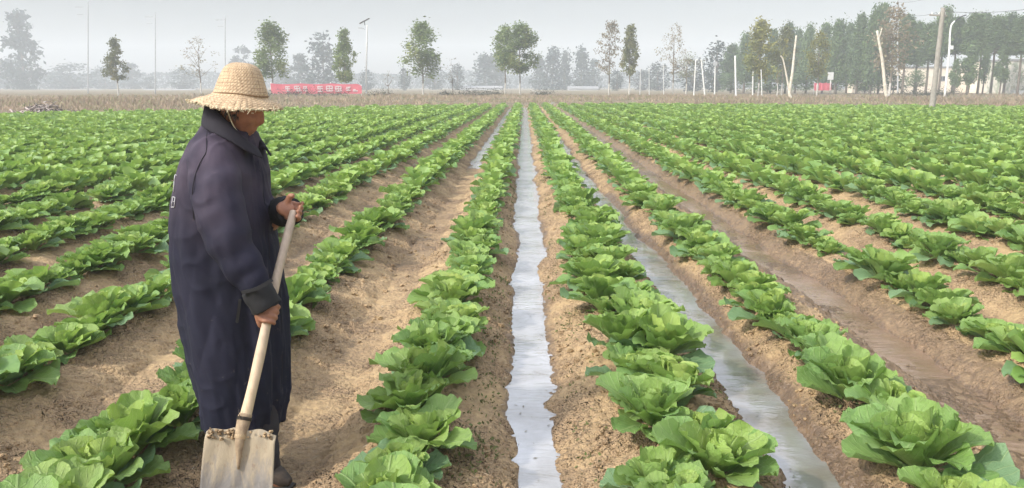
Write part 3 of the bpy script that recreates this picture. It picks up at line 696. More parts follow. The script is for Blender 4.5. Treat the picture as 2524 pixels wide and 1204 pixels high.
ob = nd(nt, 'ShaderNodeTexCoord').outputs['UV']; bz = nd(nt, 'ShaderNodeSeparateXYZ', {0: ob}).outputs[1]
mp = nd(nt, 'ShaderNodeMapping', {'Vector': ob, 'Scale': (7, 3.5, 1)}).outputs[0]; g = noise(nt, 1.0, 6, .7, mp, .5); g2 = noise(nt, 12, 5, .7, ob)
mud = mixc(nt, rng_(nt, g, .3, .7), rgb(.37, .305, .21), rgb(.26, .215, .155))
mud = mixc(nt, rng_(nt, g2, .58, .68), mud, rgb(.24, .17, .11))
steel = mixc(nt, rng_(nt, g, .3, .7), rgb(.16, .15, .145), rgb(.25, .23, .215))
k_ = rng_(nt, mth(nt, 'ADD', bz, mth(nt, 'MULTIPLY', mth(nt, 'SUBTRACT', g, .5), .75)), .20, .42)
nt.links.new(mixc(nt, k_, mud, steel), b.inputs['Base Color']); nt.links.new(rng_(nt, k_, 0, 1, .9, .45), b.inputs['Roughness'])
nt.links.new(mth(nt, 'MULTIPLY', k_, .45), b.inputs['Metallic']); nt.links.new(bump(nt, mth(nt, 'ADD', g, g2), .7, .004), b.inputs['Normal'])
bt = at(594, 1062, 2.585); bb_ = Vector((at(572, 1204, 2.48).x - .012, 2.455, gz(-1.0, 2.455) - .02)); dn = (bb_ - bt); BL = dn.length; dn.normalize()
sx_ = Vector((1, -.05, 0)); sx_ = (sx_ - dn * sx_.dot(dn)).normalized(); bn_ = dn.cross(sx_); bn_ = bn_ if bn_.y < 0 else -bn_
V = []; UV = []; nu2, nv2 = 41, 41
for layer in (0, 1):
    for j in range(nv2):
        v = j / (nv2 - 1)
        for i in range(nu2):
            u = -1 + 2 * i / (nu2 - 1); hwid = .124 + .010 * v - .006 * v * v
            top = .010 * abs(u) ** 6 - .006 * (1 - abs(u)) + .004 * math.sin(u * 9)          # shoulders
            dish = -.020 * (1 - u * u) * (.3 + .7 * math.sin(math.pi * min(1, v * .8 + .1)))
            rib = .018 * math.exp(-(u / .10) ** 2) * max(0, 1 - v / .42) ** .8
            roll = .012 * math.exp(-(v / .03) ** 2) * (abs(u) > .2)
            p = bt + dn * (v * BL + top * (1 - v)) + sx_ * (u * hwid) + bn_ * (dish + rib - roll + .008 + .0012 * math.sin(u * 14 + v * 11) - layer * .0035)
            V.append(p - SO); UV.append(((u + 1) / 2, v))
N1 = nu2 * nv2; F = []
for j in range(nv2 - 1):
    for i in range(nu2 - 1):
        a = j * nu2 + i; F.append((a, a + 1, a + nu2 + 1, a + nu2)); F.append((a + N1, a + nu2 + N1, a + nu2 + 1 + N1, a + 1 + N1))
for i in range(nu2 - 1):
    F.append((i, i + N1, i + 1 + N1, i + 1)); a = (nv2 - 1) * nu2 + i; F.append((a, a + 1, a + 1 + N1, a + N1))
for j in range(nv2 - 1):
    a = j * nu2; F.append((a, a + nu2, a + nu2 + N1, a + N1)); a += nu2 - 1; F.append((a, a + N1, a + nu2 + N1, a + nu2))
link('blade', mesh('blade', np.array([tuple(v) for v in V]), np.array(F), m_blade, True, np.array(UV)), shovel)
mb = MB(); P, R = curve([H0 + HD * .035, H0 + HD * .01, H0 - HD * .03, bt + dn * .05 + bn_ * .006, bt + dn * .13 + bn_ * .0], [.0235, .0235, .021, .014, .004], 5); mb.tube(P, R, 16)
m_sock = simple('rusty_socket_steel', (.40, .30, .19), .85, .5, 40, .6, .003, col2=(.2, .14, .09))
me = mb.me('socket', m_sock); me.transform(Matrix.Translation(-SO)); so2 = link('socket', me, shovel)
mb = MB(); q0 = H0 + HD * .018
for k in range(3): 
    c0 = q0 + HD * (.004 * k - .004); ring = []
    e1 = HD.cross(Vector((0, 0, 1))).normalized(); e2 = HD.cross(e1)
    mb.tube([c0 + (e1 * math.cos(a) + e2 * math.sin(a)) * .0245 for a in [2 * math.pi * j / 20 for j in range(21)]], [.0017] * 21, 5)
mb.tube([q0 + bn_ * .024, q0 + bn_ * .03 + sx_ * -.012 + HD * .02, q0 + bn_ * .028 + sx_ * -.016 + HD * .035], [.0016] * 3, 5)
me = mb.me('wire_binding', simple('dark_wire', (.04, .035, .03), .5, .3, 30, metal=.6)); me.transform(Matrix.Translation(-SO)); link('wire_binding', me, so2)
# mud stuck on the shoulders of the blade
mb = MB(); rs = random.Random(2)
for k in range(46):
    u = rs.uniform(-.92, -.12) if rs.random() < .8 else rs.uniform(.2, .9); p = bt + sx_ * (u * .124) + dn * rs.uniform(-.004, .03) + bn_ * rs.uniform(0, .012); P_, F_ = LP[k % 8]; r = rs.uniform(.004, .010)
    mb.add([Vector(q) * r + p - SO for q in P_.tolist()], F_)
link('caked_mud', mb.me('caked_mud', m_soil, True), shovel)['kind'] = 'stuff'

# ------------------------------------------------------------------ trees
def cards(C, size, rs_, asp=(.6, 1.1)):
    n = len(C); a = rs_.normal(size=(n, 3)); a /= np.linalg.norm(a, axis=1)[:, None]
    b = np.cross(a, rs_.normal(size=(n, 3))); b /= np.linalg.norm(b, axis=1)[:, None]
    s = size * rs_.uniform(.6, 1.35, (n, 1)); r = rs_.uniform(asp[0], asp[1], (n, 1))
    V = np.stack([C - a * s, C + b * s * r * .6, C + a * s, C - b * s * r * .6], 1).reshape(-1, 3)
    return V, np.arange(n * 4).reshape(n, 4)
def crown(seed, n, kind, size, nc=60):
    """unit crown: height 0..1, radius about 1; returns verts, faces, tone, clump centres"""
    r = np.random.default_rng(seed); cc = []
    lob = [(r.uniform(0, 6.28), r.uniform(.55, 1)) for _ in range(5)]
    while len(cc) < nc:
        h = r.random(); q = r.uniform(0, 6.28)
        if kind == 'broad': R = (math.sin(math.pi * min(1, h * .86 + .12)) ** .75) * (1 - .35 * h)
        elif kind == 'spire': R = (1 - h) ** .75 * (.35 + .65 * min(1, h * 5)) + .04
        elif kind == 'cedar': R = (1 - h) ** .72 * (.6 + .4 * min(1, h * 3)) * .95
        elif kind == 'ball': R = math.sin(math.pi * min(1, h * .9 + .08)) ** .5
        elif kind == 'sparse': R = math.sin(math.pi * min(1, h * .8 + .15)) ** .8
        R *= .72 + .28 * math.sin(q * 2 + lob[0][0] + h * 5) * math.sin(h * 11 + lob[1][0])
        rr = R * (r.random() ** (.38 if kind != 'sparse' else .6)); cc.append((rr * math.cos(q), rr * math.sin(q), h))
    cc = np.array(cc); w_ = r.uniform(.4, 1.6, nc); w_ /= w_.sum(); k = r.choice(nc, n, p=w_)
    sg = {'broad': (.13, .13, .052), 'spire': (.12, .12, .035), 'cedar': (.14, .14, .06), 'ball': (.17, .17, .07), 'sparse': (.08, .08, .03)}[kind]
    P = cc[k] + r.normal(size=(n, 3)) * np.array(sg); tone = (r.random(nc)[k] * .75 + r.random(n) * .25)
    V, F = cards(P, 1.0, r); V = (V - np.repeat(P, 4, 0)); V[:, :2] *= size * 2.6; V[:, 2] *= size; V += np.repeat(P, 4, 0)
    return V, F, np.repeat(tone, 4), cc
def foliage(name, a, b_, c_=None, tr=.2):
    m, nt, b = new_mat(name); t = attr(nt, 'tone'); oi = nd(nt, 'ShaderNodeObjectInfo').outputs['Random']; t = mth(nt, 'ADD', mth(nt, 'MULTIPLY', t, .7), mth(nt, 'MULTIPLY', oi, .45), True); c = mixc(nt, t, rgb(*a), rgb(*b_))
    if c_: c = mixc(nt, rng_(nt, noise(nt, 1.3, 3), .5, .68), c, rgb(*c_))
    nt.links.new(c, b.inputs['Base Color']); b.inputs['Roughness'].default_value = .7; b.inputs['Specular IOR Level'].default_value = .2
    t2 = nd(nt, 'ShaderNodeBsdfTranslucent', {'Color': c}); mx = nd(nt, 'ShaderNodeMixShader', {0: tr, 1: b.outputs[0], 2: t2.outputs[0]})
    nt.links.new(mx.outputs[0], nt.nodes['Material Output'].inputs['Surface']); return m
FM = {'green': foliage('poplar_leaves', (.25, .32, .115), (.09, .135, .05), (.28, .31, .10)),
      'yellow': foliage('yellowing_leaves', (.36, .33, .09), (.15, .16, .05), (.22, .25, .08)),
      'brown': foliage('dry_leaves', (.34, .28, .19), (.19, .165, .115), (.28, .26, .15)),
      'olive': foliage('olive_leaves', (.24, .25, .11), (.11, .125, .06), (.28, .25, .11)),
      'cedar': foliage('cedar_leaves', (.155, .23, .09), (.06, .10, .048), (.13, .19, .07), .15),
      'dark': foliage('dark_conifer_leaves', (.06, .085, .075), (.03, .045, .042), None, .1)}
m_bark, nt, b = new_mat('bark')
nt.links.new(mixc(nt, rng_(nt, noise(nt, 6, 4), .3, .7), rgb(.20, .16, .125), rgb(.10, .08, .062)), b.inputs['Base Color']); b.inputs['Roughness'].default_value = .9
m_wash, nt, b = new_mat('whitewashed_bark')
hz = nd(nt, 'ShaderNodeSeparateXYZ', {0: nd(nt, 'ShaderNodeTexCoord').outputs['Object']}).outputs[2]
nt.links.new(mixc(nt, rng_(nt, hz, 1.45, 1.55), mixc(nt, rng_(nt, noise(nt, 5, 4), .35, .7), rgb(.62, .60, .56), rgb(.42, .39, .34)), rgb(.2, .17, .135)), b.inputs['Base Color']); b.inputs['Roughness'].default_value = .9
CR = {}; rg0 = np.random.default_rng(3)
def crown_me(kind, var, n, size, fm, nc):
    if fm != 'dark' and kind in ('broad', 'spire', 'cedar'): n = int(n * (2.6 if kind == 'cedar' else 1.7)); size *= 1.15
    k = (kind, var, n, fm)
    if k not in CR:
        V, F, T, cc = crown(sum(map(ord, kind)) * 7 + var, n, kind, size, nc); CR[k] = (mesh('crown', V, F, FM[fm], False, attrs={'tone': T}), cc)
    return CR[k]
def tree(name, px, by, ty, cy, hw_px, Y, kind, fm, label, cat='tree', group=None, n=2600, size=.020, nc=60, var=0, tr=.07, wash=True, lean=0):
    B = at(px, by, Y); x = B.x; z0 = gz(x, Y) - .05; zt = at(px, ty, Y).z; zc = at(px, cy, Y).z; R = hw_px * math.hypot(Y, x) / FPX * 1.3
    H = zt - z0; root = link(name, None, None, (x, Y, z0), label, cat, group)
    me, cc = crown_me(kind, var, n, size, fm, nc)
    c = link('crown', me, root, (lean * .5, 0, zc - z0)); c.scale = (R, R, (zt - zc)); c.rotation_euler = (0, 0, (var * 1.7 + px) % 6.28)
    mb = MB(); tz = zc - z0 + (zt - zc) * .72
    P, R_ = curve([(0, 0, 0), (lean * .2 + .03, 0, tz * .35), (lean * .4 - .04, .03, tz * .7), (lean * .5, 0, tz)], [tr * 1.25, tr, tr * .7, tr * .2], 5); mb.tube(P, R_, 8)
    a = c.rotation_euler.z; rs2 = random.Random(px)
    for j in range(min(16, len(cc))):
        q = cc[(j * 3) % len(cc)]; e = Vector(((q[0] * math.cos(a) - q[1] * math.sin(a)) * R + lean * .5, (q[0] * math.sin(a) + q[1] * math.cos(a)) * R, zc - z0 + q[2] * (zt - zc)))
        s = Vector((lean * .4, 0, max(zc - z0, e.z - math.hypot(e.x, e.y) * 1.1 - .2) * .97)); s.z = min(s.z, tz * .95)
        mid = s.lerp(e, .5) + Vector((0, 0, -.04 * H * rs2.random())); P, R_ = curve([s, mid, e], [tr * .45, tr * .28, tr * .08], 3); mb.tube(P, R_, 5)
    link('trunk', mb.me('trunk', m_wash if wash else m_bark), root); return root
G1 = 'young trees along the road beyond the field'
tree('roadside_tree', 293, 246, 98, 196, 27, 90, 'spire', 'olive', 'small yellowish olive tree left of the farmer with a narrow pointed top', group=G1, n=1500, var=1, size=.024)
tree('roadside_tree', 497, 246, 92, 190, 48, 92, 'sparse', 'brown', 'nearly leafless young tree just left of the straw hat', group=G1, n=420, var=2, size=.016, nc=46)
tree('roadside_tree', 674, 246, 62, 186, 45, 90, 'broad', 'green', 'full leafy green tree rising just behind the right side of the straw hat', group=G1, var=3, n=3000)
tree('roadside_tree', 853, 246, 78, 198, 31, 90, 'spire', 'green', 'slim green tree standing over the right end of the long red banner', group=G1, var=4, n=1900, size=.024)
tree('roadside_tree', 1043, 246, 62, 186, 50, 90, 'broad', 'green', 'round green tree with a whitewashed trunk right of the white lamp post', group=G1, var=5, n=2300)
tree('roadside_tree', 1245, 246, 70, 174, 36, 92, 'broad', 'green', 'left one of the two touching green trees above the central channel', group=G1, var=6, n=1500, size=.024)
tree('roadside_tree', 1281, 244, 64, 176, 50, 89, 'broad', 'green', 'large green tree above the end of the central channel, right of the pair', group=G1, var=7, n=2900)
tree('roadside_tree', 1500, 246, 56, 182, 38, 94, 'sparse', 'brown', 'thin brownish tree left of a small green one, right of the channel', group=G1, var=8, n=1300, size=.02)
tree('roadside_tree', 1550, 246, 66, 180, 27, 90, 'spire', 'olive', 'narrow olive green tree touching the thin brown tree on its left', group=G1, var=9, n=1600, size=.026)
tree('roadside_tree', 1657, 246, 60, 180, 37, 94, 'sparse', 'brown', 'thin greyish brown tree left of the white posts and the cedar wood', group=G1, var=10, n=850, size=.017)
tree('roadside_tree', 1690, 246, 128, 190, 28, 99, 'ball', 'olive', 'low olive shrub tree right under the thin greyish brown tree', group=G1, var=11, n=900)
tree('roadside_tree', 1868, 246, 56, 190, 42, 86, 'broad', 'yellow', 'yellowish tree in front of the left end of the dark wood', group=G1, var=12, n=2300)
tree('roadside_tree', 1925, 246, 70, 188, 30, 90, 'broad', 'olive', 'olive yellow tree behind the tall white forked trunk', group=G1, var=13, n=1500)
tree('roadside_tree', 2012, 246, 80, 186, 30, 88, 'broad', 'yellow', 'yellow green tree just left of the small white sign board', group=G1, var=14, n=1500)
tree('roadside_tree', 2190, 250, 22, 178, 46, 84, 'broad', 'brown', 'tall brown tree with thinning leaves right of the leaning white trunk', group=G1, var=15, n=1100, tr=.10)
tree('roadside_sapling', 958, 248, 176, 212, 16, 86, 'sparse', 'brown', 'tiny bare sapling between the lamp post and the round green tree', 'sapling', n=90, var=1, size=.03, nc=24, tr=.03, wash=False)
tree('roadside_sapling', 1116, 246, 142, 206, 26, 92, 'sparse', 'brown', 'bare spindly sapling right of the round green tree', 'sapling', n=120, var=3, size=.022, nc=26, tr=.035, wash=False)
tree('roadside_sapling', 1914, 252, 172, 206, 12, 80, 'sparse', 'olive', 'slim whitish sapling left of the forked white trunk', 'sapling', n=90, var=2, size=.03, nc=20, tr=.05)
# misty trees far behind
G2 = 'misty trees far behind the road'
far = [(64, 32, 42, 'spire', 290, 'tall grey misty conifer at the far left with ragged branches'), (24, 150, 34, 'ball', 360, 'low misty tree at the left edge beneath the tall conifer'),
       (178, 160, 38, 'ball', 350, 'round misty tree right of the tall grey conifer'), (138, 178, 30, 'ball', 380, 'low misty tree filling the gap beside the tall grey conifer'), (262, 168, 34, 'ball', 370, 'misty tree behind the left side of the small olive tree'),
       (330, 158, 26, 'spire', 360, 'pointed misty tree right of the small olive tree'), (372, 192, 15, 'ball', 330, 'small round misty tree right of the pointed one'), (456, 170, 26, 'ball', 330, 'oval misty tree left of the straw hat'),
       (605, 118, 34, 'sparse', 380, 'faint thin misty tree above the straw hat'), (706, 168, 26, 'ball', 350, 'low misty tree behind the left part of the long banner'), (742, 136, 30, 'spire', 320, 'misty cone shaped tree above the long red banner'),
       (800, 88, 42, 'broad', 270, 'tall pale misty tree left of the slim green tree'), (905, 176, 17, 'ball', 300, 'misty oval tree just behind the white lamp post'), (997, 170, 14, 'ball', 270, 'small dark misty oval tree left of the round green tree'),
       (1072, 160, 22, 'ball', 330, 'misty tree behind the right side of the round green tree'), (1128, 162, 15, 'ball', 280, 'misty oval tree behind the spindly sapling'), (1196, 138, 34, 'cedar', 330, 'broad misty tree left of the green pair'),
       (1225, 136, 26, 'cedar', 350, 'broad misty tree right behind the green pair'), (1330, 146, 22, 'cedar', 330, 'misty pointed tree right of the large green tree'), (1362, 120, 26, 'cedar', 300, 'highest misty pointed tree in the middle distance'), (1392, 130, 20, 'cedar', 310, 'misty tree on the right shoulder of the highest pointed one'),
       (1432, 122, 24, 'cedar', 300, 'second misty peak left of the thin brown tree'), (1462, 150, 22, 'cedar', 320, 'lower misty tree right under the thin brown tree'), (1520, 176, 15, 'ball', 240, 'dark round misty bush beneath the narrow olive tree'),
       (1584, 176, 24, 'ball', 280, 'low misty tree between the olive tree and the white posts'), (1620, 160, 26, 'ball', 260, 'misty tree behind the thinnest white posts'), (1710, 150, 34, 'ball', 210, 'grey misty tree behind the two leaning white posts'),
       (1765, 112, 30, 'ball', 190, 'tall grey tree at the misty left end of the wood')]
for i, (px, ty, hw_, kd, Y, lab) in enumerate(far):
    Y = Y * (.86 if px > 580 else .95)
    tree('misty_tree', px, 234, ty, 229 if kd in ('cedar',) else 222, hw_ * (1.3 if kd == 'cedar' else 1.1), Y, kd, 'dark', lab, group=G2, n=1100 if kd != 'spire' else 1500, size=.036, nc=70 if kd != 'sparse' else 40, var=20 + i % 5, tr=.25, wash=False)
# the dark wood on the right
G3 = 'tall cedars of the dark wood on the right'
WOOD = [(1800, 118, 30, 150), (1832, 92, 27, 140), (1858, 100, 26, 146), (1897, 82, 24, 138), (1934, 66, 25, 140), (1958, 84, 22, 146), (1985, 72, 25, 136), (2025, 70, 26, 140), (2057, 60, 27, 128), (2084, 66, 24, 138), (2110, 50, 28, 124),
        (2143, 30, 28, 122), (2163, 26, 26, 128), (2222, 46, 34, 122), (2252, 60, 28, 128), (2280, 66, 30, 120), (2312, 26, 30, 118), (2345, 50, 30, 120), (2382, 40, 30, 116), (2408, 38, 26, 122), (2440, 48, 32, 114), (2472, 40, 30, 118), (2506, 46, 34, 112), (2540, 14, 34, 108)]
desc = ['at the misty left end of the wood', 'behind the left side of the yellowish tree', 'hidden partly behind the yellowish tree', 'between the yellowish tree and the olive tree', 'behind the forked white trunk, pointed', 'right beside the top of the forked white trunk', 'left of the yellow green tree',
        'right behind the yellow green tree', 'with a dark blue green pointed top above the white sign', 'just right of the white sign', 'with a rounded top left of the twin peaks', 'forming the left of the twin peaks', 'forming the right of the twin peaks',
        'behind the right half of the tall brown tree', 'between the brown tree and the leaning pole, shaded', 'low topped, left of the leaning concrete pole', 'rising to a point directly behind the leaning concrete pole', 'immediately right of the white street lamp on the right',
        'with a round crown second right of the lamp', 'with a small knobbly top third right of the lamp', 'broad, in front of the cream wall', 'broad and dark, nearly at the right edge', 'with a wide crown near the right edge', 'tallest, cut off by the right edge']
for i, ((px, ty, hw_, Y), d_) in enumerate(zip(WOOD, desc)):
    tree('cedar_tree', px, 238, ty, 130 if px > 2290 else 154 if px > 2200 else 196, hw_ * 1.0, Y * .93, 'cedar', 'cedar', 'dark green cedar ' + d_, group=G3, n=3600, size=.021, nc=90, var=30 + i % 5, tr=.15, wash=False)
for i, (px, ty, cy, hw_, Y, lab) in enumerate([(2350, 150, 205, 14, 104, 'short dark conifer just right of the street lamp, before the cream wall'), (2385, 118, 196, 22, 104, 'dark drooping conifer in front of the middle of the cream wall'), (2420, 112, 192, 11, 105, 'slim dark conifer standing before the cream wall'), (2462, 120, 192, 18, 104, 'dark narrow conifer before the right part of the cream wall'), (2256, 176, 208, 20, 108, 'low dark bushy tree at the left end of the cream wall'), (2130, 176, 216, 34, 116, 'low dark bush under the twin cedars'), (2060, 172, 216, 32, 120, 'low dark bush behind the white sign board'), (1985, 172, 216, 36, 124, 'low dark bush right of the forked trunk'), (1890, 176, 216, 44, 126, 'wide dark bush under the yellowish tree'), (1810, 176, 218, 40, 134, 'wide dark bush under the misty end of the wood'), (2200, 176, 216, 30, 116, 'low dark bush under the tall brown tree')]):
    tree('dark_conifer' if i < 4 else 'dark_bush', px, 240, ty, cy + 6, hw_, Y, 'cedar' if i < 4 else 'ball', 'cedar', lab, cat='tree' if i < 5 else 'bush', n=1200 if i < 4 else 1500, size=.03, nc=50, var=40 + i % 3, tr=.09, wash=False)

N = 26000; P = np.stack([rg0.uniform(-300, 170, N), rg0.uniform(415, 440, N), np.zeros(N)], 1); top = 5.5 + 4.5 * (.5 + .5 * fbm(P[:, 0] * .035, P[:, 0] * 0, 4, 33)); P[:, 2] = rg0.random(N) ** .8 * top
V, F = cards(P, .7, rg0); link('distant_wood', mesh('distant_wood', V, F, FM['dark'], False, attrs={'tone': np.repeat(rg0.random(N), 4)}), label='far off band of trees fading into the mist', cat='wood', kind='stuff')
# ------------------------------------------------------------------ poles, posts, lamps, wires
m_white = simple('white_paint', (.78, .78, .76), .5, .12, 6)
m_conc = simple('weathered_concrete', (.36, .33, .29), .9, .3, 5, .3, .01)
m_grey = simple('pale_grey_pole_paint', (.46, .47, .48), .7, .2, 3)
m_blk = simple('black_plastic', (.02, .02, .024), .4, .2, 9)
m_lime = simple('limewashed_bark', (.72, .69, .60), .9, .4, 3.5, .4, .01, col2=(.50, .43, .32))
def upright(name, x, Y, H, r0, r1, mat, label, cat, group=None, lean=(0, 0), part='pole', wob=0.0, extra=None):
    z0 = gz(x, Y) - .05; root = link(name, None, None, (x, Y, z0), label, cat, group); mb = MB()
    P = [Vector((lean[0] * t + wob * math.sin(t * 7 + x), lean[1] * t, H * t)) for t in (0, .2, .4, .6, .8, 1)]; mb.tube(*curve(P, [r0 + (r1 - r0) * t for t in (0, .2, .4, .6, .8, 1)], 4), 12)
    link(part, mb.me(part, mat), root); return root
def pole_at(name, px, by, tx, ty, Y, r0, r1, mat, label, cat, group=None, **k):
    B = at(px, by, Y); T = at(tx, ty, Y); z0 = gz(B.x, Y) - .05
    return upright(name, B.x, Y, T.z - z0, r0, r1, mat, label, cat, group, (T.x - B.x, 0), **k), T.z - z0
# solar street lamp
r_, H = pole_at('street_lamp', 902, 232, 905, 62, 92, .095, .075, m_white, 'white solar street lamp with a tilted black panel right of the long red banner', 'street lamp')
mb = MB(); mb.box((0.12, 0, H + .42), (1.25, .6, .05), Matrix.Rotation(rad(-27), 3, 'Y')); mb.tube([(.14, 0, H - .02), (.12, 0, H + .4)], [.05, .035], 8); link('solar_panel', mb.me('solar_panel', m_blk, False), r_)
mb = MB(); mb.tube([(.14, 0, H - .5), (-.02, 0, H - .38), (-.25, 0, H - .33)], [.03, .03, .03], 8); mb.box((-.4, 0, H - .33), (.42, .2, .07)); link('lamp_head', mb.me('lamp_head', m_grey, False), r_)
mb = MB(); mb.box((0, 0, .12), (.34, .34, .22)); link('base', mb.me('base', m_conc, False), r_)
# lamp beside the concrete pole
B = at(2328, 244, 82); z0 = gz(B.x, 82) - .05; T = at(2326, 52, 82); H = T.z - z0
r_ = link('street_lamp', None, None, (B.x, 82, z0), 'white street lamp with a short arm directly right of the leaning concrete pole', 'street lamp')
mb = MB(); P, R = curve([(0, 0, 0), (0, 0, H * .45), (-.03, 0, H * .68), (-.10, 0, H * .82), (-.06, 0, H * .94), (.22, 0, H * 1.0)], [.11, .10, .10, .085, .08, .06], 5); mb.tube(P, R, 10); link('pole', mb.me('pole', m_white), r_)
mb = MB(); mb.tube([(.2, 0, H * .99), (.5, 0, H * 1.02), (.72, 0, H * 1.045)], [.04] * 3, 8); mb.box((.95, 0, H * 1.06), (.6, .26, .09), Matrix.Rotation(rad(-20), 3, 'Y')); link('lamp_head', mb.me('lamp_head', m_blk, False), r_)
mb = MB(); mb.box((.13, -.02, H * .66), (.34, .22, .36)); link('control_box', mb.me('control_box', m_white, False), r_)
# leaning concrete pole, tall misty poles
r_, H = pole_at('utility_pole', 2297, 268, 2325, 20, 49, .17, .12, m_conc, 'leaning grey concrete utility pole standing in the field on the right', 'utility pole')
lx = at(2325, 20, 49).x - at(2297, 268, 49).x
mb = MB(); mb.box((lx * .93 - .25, 0, H * .93), (1.0, .09, .09), Matrix.Rotation(rad(3), 3, 'Y')); link('crossarm', mb.me('crossarm', m_conc, False), r_)
for s in (-.62, -.2, .15):
    mb = MB(); mb.tube([(lx * .93 + s, 0, H * .935), (lx * .93 + s, 0, H * .935 + .06), (lx * .93 + s, 0, H * .935 + .10), (lx * .93 + s, 0, H * .935 + .16)], [.02, .045, .03, .035], 8); link('insulator', mb.me('insulator', m_white), r_)
mb = MB(); mb.tube([(lx - .01, 0, H - .02), (lx, 0, H + .03)], [.14, .10], 12); link('pole_cap', mb.me('pole_cap', m_grey), r_)
PT = Vector((at(2325, 20, 49).x, 49, at(2325, 20, 49).z - .5))
for px, ty, lab in ((217, 4, 'tall thin pale pole, leftmost, rising above the misty trees'), (383, 30, 'tall thin pale pole between the olive tree and the straw hat'), (555, 38, 'tall thin pale pole rising directly behind the straw hat'), (2213, -40, 'very tall pale pole in front of the brown tree, cut by the top edge')):
    r_, H = pole_at('power_pole', px, 236, px, ty, 128 if px < 1000 else 100, .10, .06, m_grey, lab, 'pole', 'tall thin poles carrying wires')
    mb = MB(); mb.box((0, 0, H * .94), (1.3, .07, .07)); mb.box((0, 0, H * .86), (.9, .06, .06)); link('crossarm', mb.me('crossarm', m_grey, False), r_)
m_wire = simple('cable', (.10, .10, .11), .6)
def wire(a, b_, sag, label, r=.012):
    mb = MB(); P = [a.lerp(b_, t / 24) - Vector((0, 0, sag * 4 * (t / 24) * (1 - t / 24))) for t in range(25)]; mb.tube([p - a for p in P], [r] * 25, 5)
    link('power_cable', mb.me('power_cable', m_wire), None, tuple(a), label, 'cable', 'cables of the power line')
q = at(2213, 20, 100)
wire(PT + Vector((-.35, 0, .25)), Vector((q.x, 100, q.z)), .5, 'cable running from the leaning concrete pole back to the very tall pole')
wire(PT + Vector((.12, 0, .3)), at(2700, -10, 44), .35, 'cable running from the leaning concrete pole out past the right edge')
wire(Vector((q.x, 100, q.z + .6)), at(2420, -60, 60), .5, 'cable rising from the very tall pole to the top right')
# white posts
G4 = 'slim white posts along the edge of the field'
for (px, by, tx, ty, Y, r, lab) in [(1577, 238, 1579, 168, 96, .05, 'slim white post, leftmost of the row right of the olive tree'), (1600, 238, 1600, 168, 98, .045, 'thin pale post second from the left of the row'), (1636, 238, 1635, 158, 100, .04, 'faint thin post under the greyish brown tree'),
                                    (1710, 238, 1715, 148, 90, .07, 'white post tilted to the right with a bracket on top'), (1738, 238, 1729, 150, 90, .085, 'white post tilted to the left near the bracketed one'), (1761, 244, 1763, 160, 88, .07, 'upright white post with a small box near its top'),
                                    (1814, 242, 1812, 138, 84, .10, 'tall thick white post left of the yellowish tree'), (1855, 242, 1856, 176, 90, .07, 'white post under the left of the yellowish tree'), (1878, 246, 1876, 172, 84, .05, 'thin white post under the right of the yellowish tree')]:
    r_, H = pole_at('white_post', px, by, tx, ty, Y, r, r * .85, m_white, lab, 'post', G4)
    l_ = at(tx, ty, Y).x - at(px, by, Y).x
    if px == 1710: mb = MB(); mb.box((l_, 0, H), (.55, .08, .08)); link('bracket', mb.me('bracket', m_white, False), r_)
    if px == 1761: mb = MB(); mb.box((l_, -.05, H + .1), (.36, .2, .42)); link('control_box', mb.me('control_box', m_grey, False), r_)
    if px == 1738: mb = MB(); mb.tube([(l_, 0, H - .03), (l_, 0, H + .12)], [.12, .11], 10); link('post_cap', mb.me('post_cap', m_white), r_)
# forked and leaning limewashed trunks
B = at(1950, 249, 78); z0 = gz(B.x, 78) - .05; root = link('forked_trunk', None, None, (B.x, 78, z0), 'tall forked trunk painted white with yellow leaves on its left arm', 'tree')
A1 = at(1924, 138, 78); A2 = at(1963, 88, 78); m1 = at(1946, 228, 78); L = lambda p: Vector((p.x - B.x, 0, p.z - z0))
for pts, r0 in (([Vector((0, 0, 0)), L(m1), L(at(1953, 180, 78)), L(at(1958, 130, 78)), L(A2)], .16), ([L(m1), L(at(1940, 195, 78)), L(at(1931, 150, 78)), L(A1)], .10)):
    mb = MB(); P, R = curve(pts, [r0 * (1 - .5 * i / (len(pts) - 1)) for i in range(len(pts))], 5); mb.tube(P, R, 10); link('trunk' if r0 > .12 else 'limb', mb.me('trunk', m_lime), root)
me, cc = crown_me('sparse', 51, 260, .03, 'yellow', 20); c = link('crown', me, root, tuple(L(at(1934, 146, 78)))); c.scale = (.55, .55, 1.9)
r_, H = pole_at('leaning_trunk', 2187, 240, 2163, 76, 80, .17, .10, m_lime, 'white painted bare trunk leaning left in front of the tall brown tree', 'tree', part='trunk', wob=.05)
mb = MB(); l_ = at(2163, 76, 80).x - at(2187, 240, 80).x
mb.tube(*curve([(l_ * .9, 0, H * .88), (l_ * .9 + .18, .02, H * .97), (l_ * .9 + .25, 0, H * 1.04)], [.06, .05, .03], 4), 8); link('stub', mb.me('stub', m_lime), r_)

